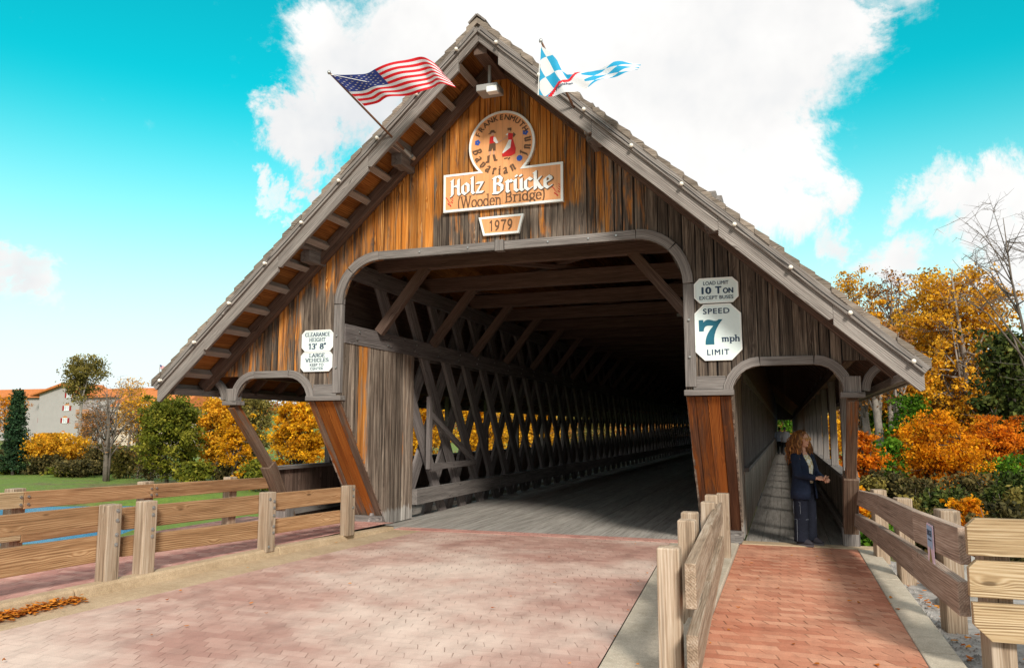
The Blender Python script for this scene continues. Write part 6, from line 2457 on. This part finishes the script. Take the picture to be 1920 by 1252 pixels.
for i, (px, y, ln) in enumerate(((1632, 50, 0), (1650, 54, .3), (1668, 52, .5), (1612, 56, -.2), (1590, 60, .2), (1575, 66, 0))):
    tree_at(px, y, 600, 60, 'tall_tree', ['straight grey trunk seen just right of the walkway post', 'grey trunk second right of the walkway post', 'leaning grey trunk below the right eave', 'grey trunk right behind the walkway post', 'thin trunk seen between the walkway posts', 'far trunk seen between the walkway posts'][i], 'rust', .12, 1200, 95 + i, crown=(.5, 1), limbs=24, twigs=1, bark='palebark', group=BGR, trunk_r=.30, lean=(ln, 0))
# orange maples in front
tree_at(1752, 34, 768, 168, 'maple_tree', 'round glowing orange maple behind the right fence', 'orange', .06, 20000, 110, crown=(.08, 1), limbs=60, clump=.09, inner=.35, bark='darkbark', stems=2)
tree_at(1862, 38, 778, 112, 'maple_tree', 'smaller orange maple on a thin dark trunk at the right', 'red', .06, 10000, 111, crown=(.48, 1), limbs=34, clump=.12, inner=.35, bark='darkbark', trunk_r=.13)
tree_at(1612, 30, 800, 74, 'maple_tree', 'orange maple beside the walkway post', 'red', .055, 8500, 112, crown=(.10, 1), limbs=34, clump=.12, inner=.4, bark='darkbark')
tree_at(1555, 36, 770, 90, 'maple_tree', 'orange maple seen between the walkway posts', 'yellow', .08, 6500, 113, crown=(.05, 1), limbs=34, clump=.16, inner=.5, bark='darkbark')
tree_at(1662, 33, 815, 66, 'shrub', 'green bush between the two orange maples', 'bright', .075, 5200, 114, crown=(.05, 1), stems=3, limbs=24, clump=.2, inner=.5, cat='shrub')
# understory
ue = [(1625, 24, 888, 70, 'olive', 'straw coloured bush right behind the fence end'), (1665, 28, 872, 90, 'brush', 'dark brown thicket below the green bush'), (1720, 27, 898, 100, 'brush', 'dark thicket under the round orange maple'), (1775, 25, 905, 90, 'dark', 'dark green bush below the round orange maple'), (1700, 20, 925, 60, 'olive', 'pale yellow bush just over the fence rail'), (1830, 26, 885, 100, 'brush', 'brown thicket under the small orange maple'),
      (1890, 24, 880, 90, 'dark', 'dark green bush at the right edge above the barrier'), (1815, 20, 925, 70, 'orange', 'little orange bush above the plank barrier'), (1870, 18, 930, 80, 'brush', 'brown bush close behind the plank barrier'), (1750, 17, 950, 70, 'brush', 'low brown bush behind the middle fence post'), (1660, 17, 945, 60, 'bright', 'low green plant seen through the right fence'), (1930, 20, 890, 90, 'olive', 'olive bush cut by the right edge'), (1900, 34, 850, 90, 'bright', 'green bush beside the small orange maple'),
      (1690, 44, 850, 90, 'olive', 'olive bush behind the green bush'), (1640, 46, 850, 80, 'gold', 'golden bush behind the walkway post'), (1790, 46, 868, 100, 'brush', 'brown bush on the slope behind the orange maples'), (1645, 14, 985, 50, 'bright', 'green weed between the fence posts'), (1590, 20, 900, 60, 'orange', 'small orange bush below the walkway rail')]
for i, (px, y, top, wp, kind, lb) in enumerate(ue):
    tree_at(px, y, top, wp, 'shrub', lb, kind, .042 + y * .0008, 6500, 130 + i, crown=(.02, 1), stems=4, limbs=20, clump=.24, inner=.8, cat='shrub', group='bushes on the right bank')
# beyond the bridge's far end
plant('tree', 'yellow green tree at the far end of the walkway', 'tree', .6, 118, 9, 4.2, 'bright', .2, 6000, 160, crown=(.05, 1), limbs=30, clump=.2, inner=.6)
plant('tree', 'olive tree beyond the far end of the road', 'tree', -6, 122, 10, 5, 'olive', .2, 5000, 161, crown=(.1, 1), limbs=30, clump=.2, inner=.6)
# far wood along the horizon
rg = np.random.default_rng(77)
pts, cid = [], []
for c in range(900):
    a = rg.uniform(-1.45, 1.35)
    d = rg.uniform(250, 330) + (190 if a < -.45 else 0)
    x, y = math.sin(a) * d, math.cos(a) * d
    if a < -.70:
        continue
    z = zt(x, y)
    hh = rg.uniform(5, 13)
    p = rg.normal(size=(70, 3)) * np.array([3.4, 3.4, hh * .32]) + np.array([x, y, z + hh * .5])
    pts.append(p)
    cid += [c] * 70
wood_ = leaf_mesh('far_wood', np.concatenate(pts), .85, L['rust'], None, rg, np.array(cid))
tag(wood_, 'far off band of rusty autumn trees along the horizon', 'trees', kind='stuff')

# ------------------------------------------------------------------ buildings on the left bank
M['render'] = plain('grey_render', (0.37, 0.35, 0.34), .9, .1, var=.06, scale=.6)
M['cream'] = plain('cream_render', (0.60, 0.50, 0.40), .9, .1, var=.06, scale=.6)
M['tile'] = plain('orange_tiles', (0.50, 0.17, 0.055), .85, .1, var=.25, scale=1.4)
M['shutter'] = plain('red_shutter', (0.28, 0.02, 0.02), .7, var=.1)
M['pane'] = plain('window_glass', (0.48, 0.52, 0.55), .15, .7, var=.3, scale=1.2)
M['ochre'] = plain('ochre_wood', (0.45, 0.19, 0.06), .8, var=.2)
M['bluedoor'] = plain('blue_door', (0.03, 0.13, 0.36), .6)
HY = 175.0


def window_part(root, c, w_, h, shut=True, dy=0):
    """window with frame, pane and two red shutters; c is its centre in the wall's local coordinates, wall faces -y"""
    b = MB()
    x, y, z = c
    for (lo, hi) in (((x - w_ / 2 - .1, y - .12, z + h / 2), (x + w_ / 2 + .1, y, z + h / 2 + .12)), ((x - w_ / 2 - .15, y - .2, z - h / 2 - .12), (x + w_ / 2 + .15, y, z - h / 2)), ((x - w_ / 2 - .1, y - .12, z - h / 2), (x - w_ / 2, y, z + h / 2)), ((x + w_ / 2, y - .12, z - h / 2), (x + w_ / 2 + .1, y, z + h / 2)), ((x - .04, y - .1, z - h / 2), (x + .04, y, z + h / 2))):
        b.box(lo, hi, 0)
    b.prism([(x + (w_ / 2 + .1) * math.cos(t), z + h / 2 + .12 + .55 * math.sin(t)) for t in np.linspace(0, PI, 9)], lambda a, e, d: (a, d, e), y - .05, y - .01, m=1)
    fr = b.build('window', [M['white'], M['ochre']], root)
    b = MB()
    b.box((x - w_ / 2, y - .04, z - h / 2), (x + w_ / 2, y - .015, z + h / 2), 0)
    b.build('pane', M['pane'], fr)
    if shut:
        for s in (-1, 1):
            b = MB()
            x0 = x + s * (w_ / 2 + .12)
            b.box((min(x0, x0 + s * .72), y - .10, z - h / 2 - .05), (max(x0, x0 + s * .72), y - .02, z + h / 2 + .05), 2)
            b.build('shutter', M['shutter'], fr)
    return fr


c0 = P(68, 800, HY)
ht = thing('guest_house', 'large grey rendered guest house with red shutters and an orange tiled roof', 'building', (c0.x, HY, -3))
X = lambda px: P(px, 800, HY).x - c0.x
Z = lambda py: P(120, py, HY).z + 3
b = MB()
ridge = (X(118), Z(722))
b.prism([(X(70), 0), (X(146), 0), (X(146), Z(736)), ridge, (X(70), Z(736))], lambda a, c, d: (a, d, c), 0, 12)
b.prism([(X(-60), 0), (X(70), 0), (X(70), Z(742)), (X(-60), Z(742))], lambda a, c, d: (a, d, c), 4, 14)
b.prism([(X(146), 0), (X(250), 0), (X(250), Z(745)), (X(146), Z(745))], lambda a, c, d: (a, d, c), 3, 14)
b.build('wall', M['render'], ht)
b = MB()
for s, e in ((X(60), Z(744)), (X(150), Z(742))):
    pass
b.prism([(X(58), Z(742)), (ridge[0], Z(722) + .1), (X(152), Z(741)), (X(152), Z(741) + .5), (ridge[0], Z(722) + .75), (X(58), Z(742) + .5)], lambda a, c, d: (a, d, c), -1.2, 13)
b.prism([(3, Z(743)), (9, Z(724)), (15, Z(743))], lambda a, c, d: (d, a, c), X(-60), X(70) - .2)
b.prism([(2, Z(745)), (8.5, Z(727)), (15, Z(745))], lambda a, c, d: (d, a, c), X(150), X(250))
b.build('roof', M['tile'], ht)
for px, py in ((126, 741), (123, 765), (121, 788)):
    window_part(ht, (X(px), 0, Z(py)), 1.7, 1.35)
for px, py in ((57, 763), (55, 787), (50, 817)):
    window_part(ht, (X(px), 4, Z(py)), 1.5, 1.35)
for px, py in ((186, 790), (183, 818)):
    window_part(ht, (X(px), 3, Z(py)), 1.5, 1.35)
window_part(ht, (X(119), 0, Z(815)), 1.3, 1.3, False)
for py in (775, 800):
    b = MB()
    b.box((X(143), -.6, Z(py) - .1), (X(168), 3, Z(py) + .1), 0)
    for k in range(2):
        b.box((X(143), -.6, Z(py) + .4 + .45 * k), (X(168), -.5, Z(py) + .65 + .45 * k), 0)
    b.build('balcony', M['ochre'], ht)
# cream building further right
c1 = P(265, 800, 170)
cb = thing('lodge', 'cream building with arched windows under an orange tiled roof', 'building', (c1.x, 170, -3))
X = lambda px: P(px, 800, 170).x - c1.x
Z = lambda py: P(265, py, 170).z + 3
b = MB()
b.prism([(X(214), 0), (X(330), 0), (X(330), Z(760)), (X(214), Z(760))], lambda a, c, d: (a, d, c), 0, 14)
b.build('wall', M['cream'], cb)
b = MB()
b.prism([(-1, Z(762)), (7, Z(730)), (15, Z(762))], lambda a, c, d: (d, a, c), X(205), X(345))
b.build('roof', M['tile'], cb)
b = MB()
b.box((X(222), -1.15, Z(761)), (X(325), -.95, Z(757)), 0)
b.build('gutter', M['white'], cb)
for px in (268, 300):
    w_, zb_, zt_ = 2.2, Z(796), Z(782)
    b = MB()
    b.prism([(X(px) + w_, zb_), (X(px) + w_, zt_)] + [(X(px) + w_ * math.cos(t), zt_ + w_ * .7 * math.sin(t)) for t in np.linspace(0.1, PI - .1, 9)] + [(X(px) - w_, zt_), (X(px) - w_, zb_)], lambda a, c, d: (a, d, c), -.08, -.02)
    f_ = b.build('window', M['black'], cb)
    b = MB()
    for k in (-.8, 0, .8):
        b.box((X(px) + k * w_ - .09, -.14, zb_), (X(px) + k * w_ + .09, -.085, zt_ + .8), 2)
    b.build('frame', M['ochre'], f_)
b = MB()
b.box((X(258), -.1, Z(829)), (X(270), -.02, Z(815)), 2)
b.build('door', M['ochre'], cb)
# blue roofed turret and its small flag
c2 = P(296, 735, 190)
tu = thing('turret', 'small blue pointed roof showing above the cream building', 'building', (c2.x, 190, 4))
zr = c2.z - 4
b = MB()
b.box((-2, -2, 0), (2, 2, zr - .6), 2)
b.build('wall', M['cream'], tu)
b = MB()
b.add([(-2.6, -2.6, zr - .7), (2.6, -2.6, zr - .7), (2.6, 2.6, zr - .7), (-2.6, 2.6, zr - .7), (0, 0, zr + 1.6)], [(0, 1, 4), (1, 2, 4), (2, 3, 4), (3, 0, 4), (3, 2, 1, 0)])
b.build('roof', M['bluedoor'], tu)
c3 = P(300, 683, 120)
fp = thing('flagpole', 'thin pale flagpole with a small striped flag behind the eave', 'flagpole', (c3.x, 120, zt(c3.x, 120)))
hp = c3.z - fp.location.z
b = MB()
b.tube([(0, 0, 0), (0, 0, hp)], [.10, .06], 8)
b.build('pole', M['lampgrey'], fp)
b = MB()
vs, fs, ms = [], [], []
for i in range(13):
    for j in range(14):
        vs.append((i * .095, .12 * math.sin(i * .7), hp - .05 - j * .055 - i * .035))
for i in range(12):
    for j in range(13):
        fs.append((i * 14 + j, i * 14 + j + 1, (i + 1) * 14 + j + 1, (i + 1) * 14 + j))
        ms.append(2 if i < 5 and j < 7 else (1 if j % 2 == 0 else 0))
b.add(vs, fs)
b.m = ms
b.build('cloth', [FW, FR, FB], fp, fix=False)
# little orange shed on the lawn
c4 = P(258, 885, 92)
sd = thing('shed', 'little orange shed with a blue door and red brown roof on the left lawn', 'shed', (c4.x, 92, zt(c4.x, 92)))
sd.location.z = P(258, 888, 92).z
b = MB()
b.box((-.85, -.6, -.4), (.85, .9, .85), 2)
b.build('wall', M['ochre'], sd)
b = MB()
b.prism([(-.85, .8), (.15, 1.55), (1.15, .8)], lambda a, c, d: (d, a, c), -1.0, 1.0)
b.build('roof', M['shutter'], sd)
b = MB()
b.box((.1, -.65, 0), (.42, -.605, .7), 2)
b.build('door', M['bluedoor'], sd)
b = MB()
for x, y in ((-.9, -.6), (.9, -.6)):
    b.box((x - .05, y - .06, -.4), (x + .05, y + .04, .8), 2)
b.build('corner_post', M['darkbark'], sd)
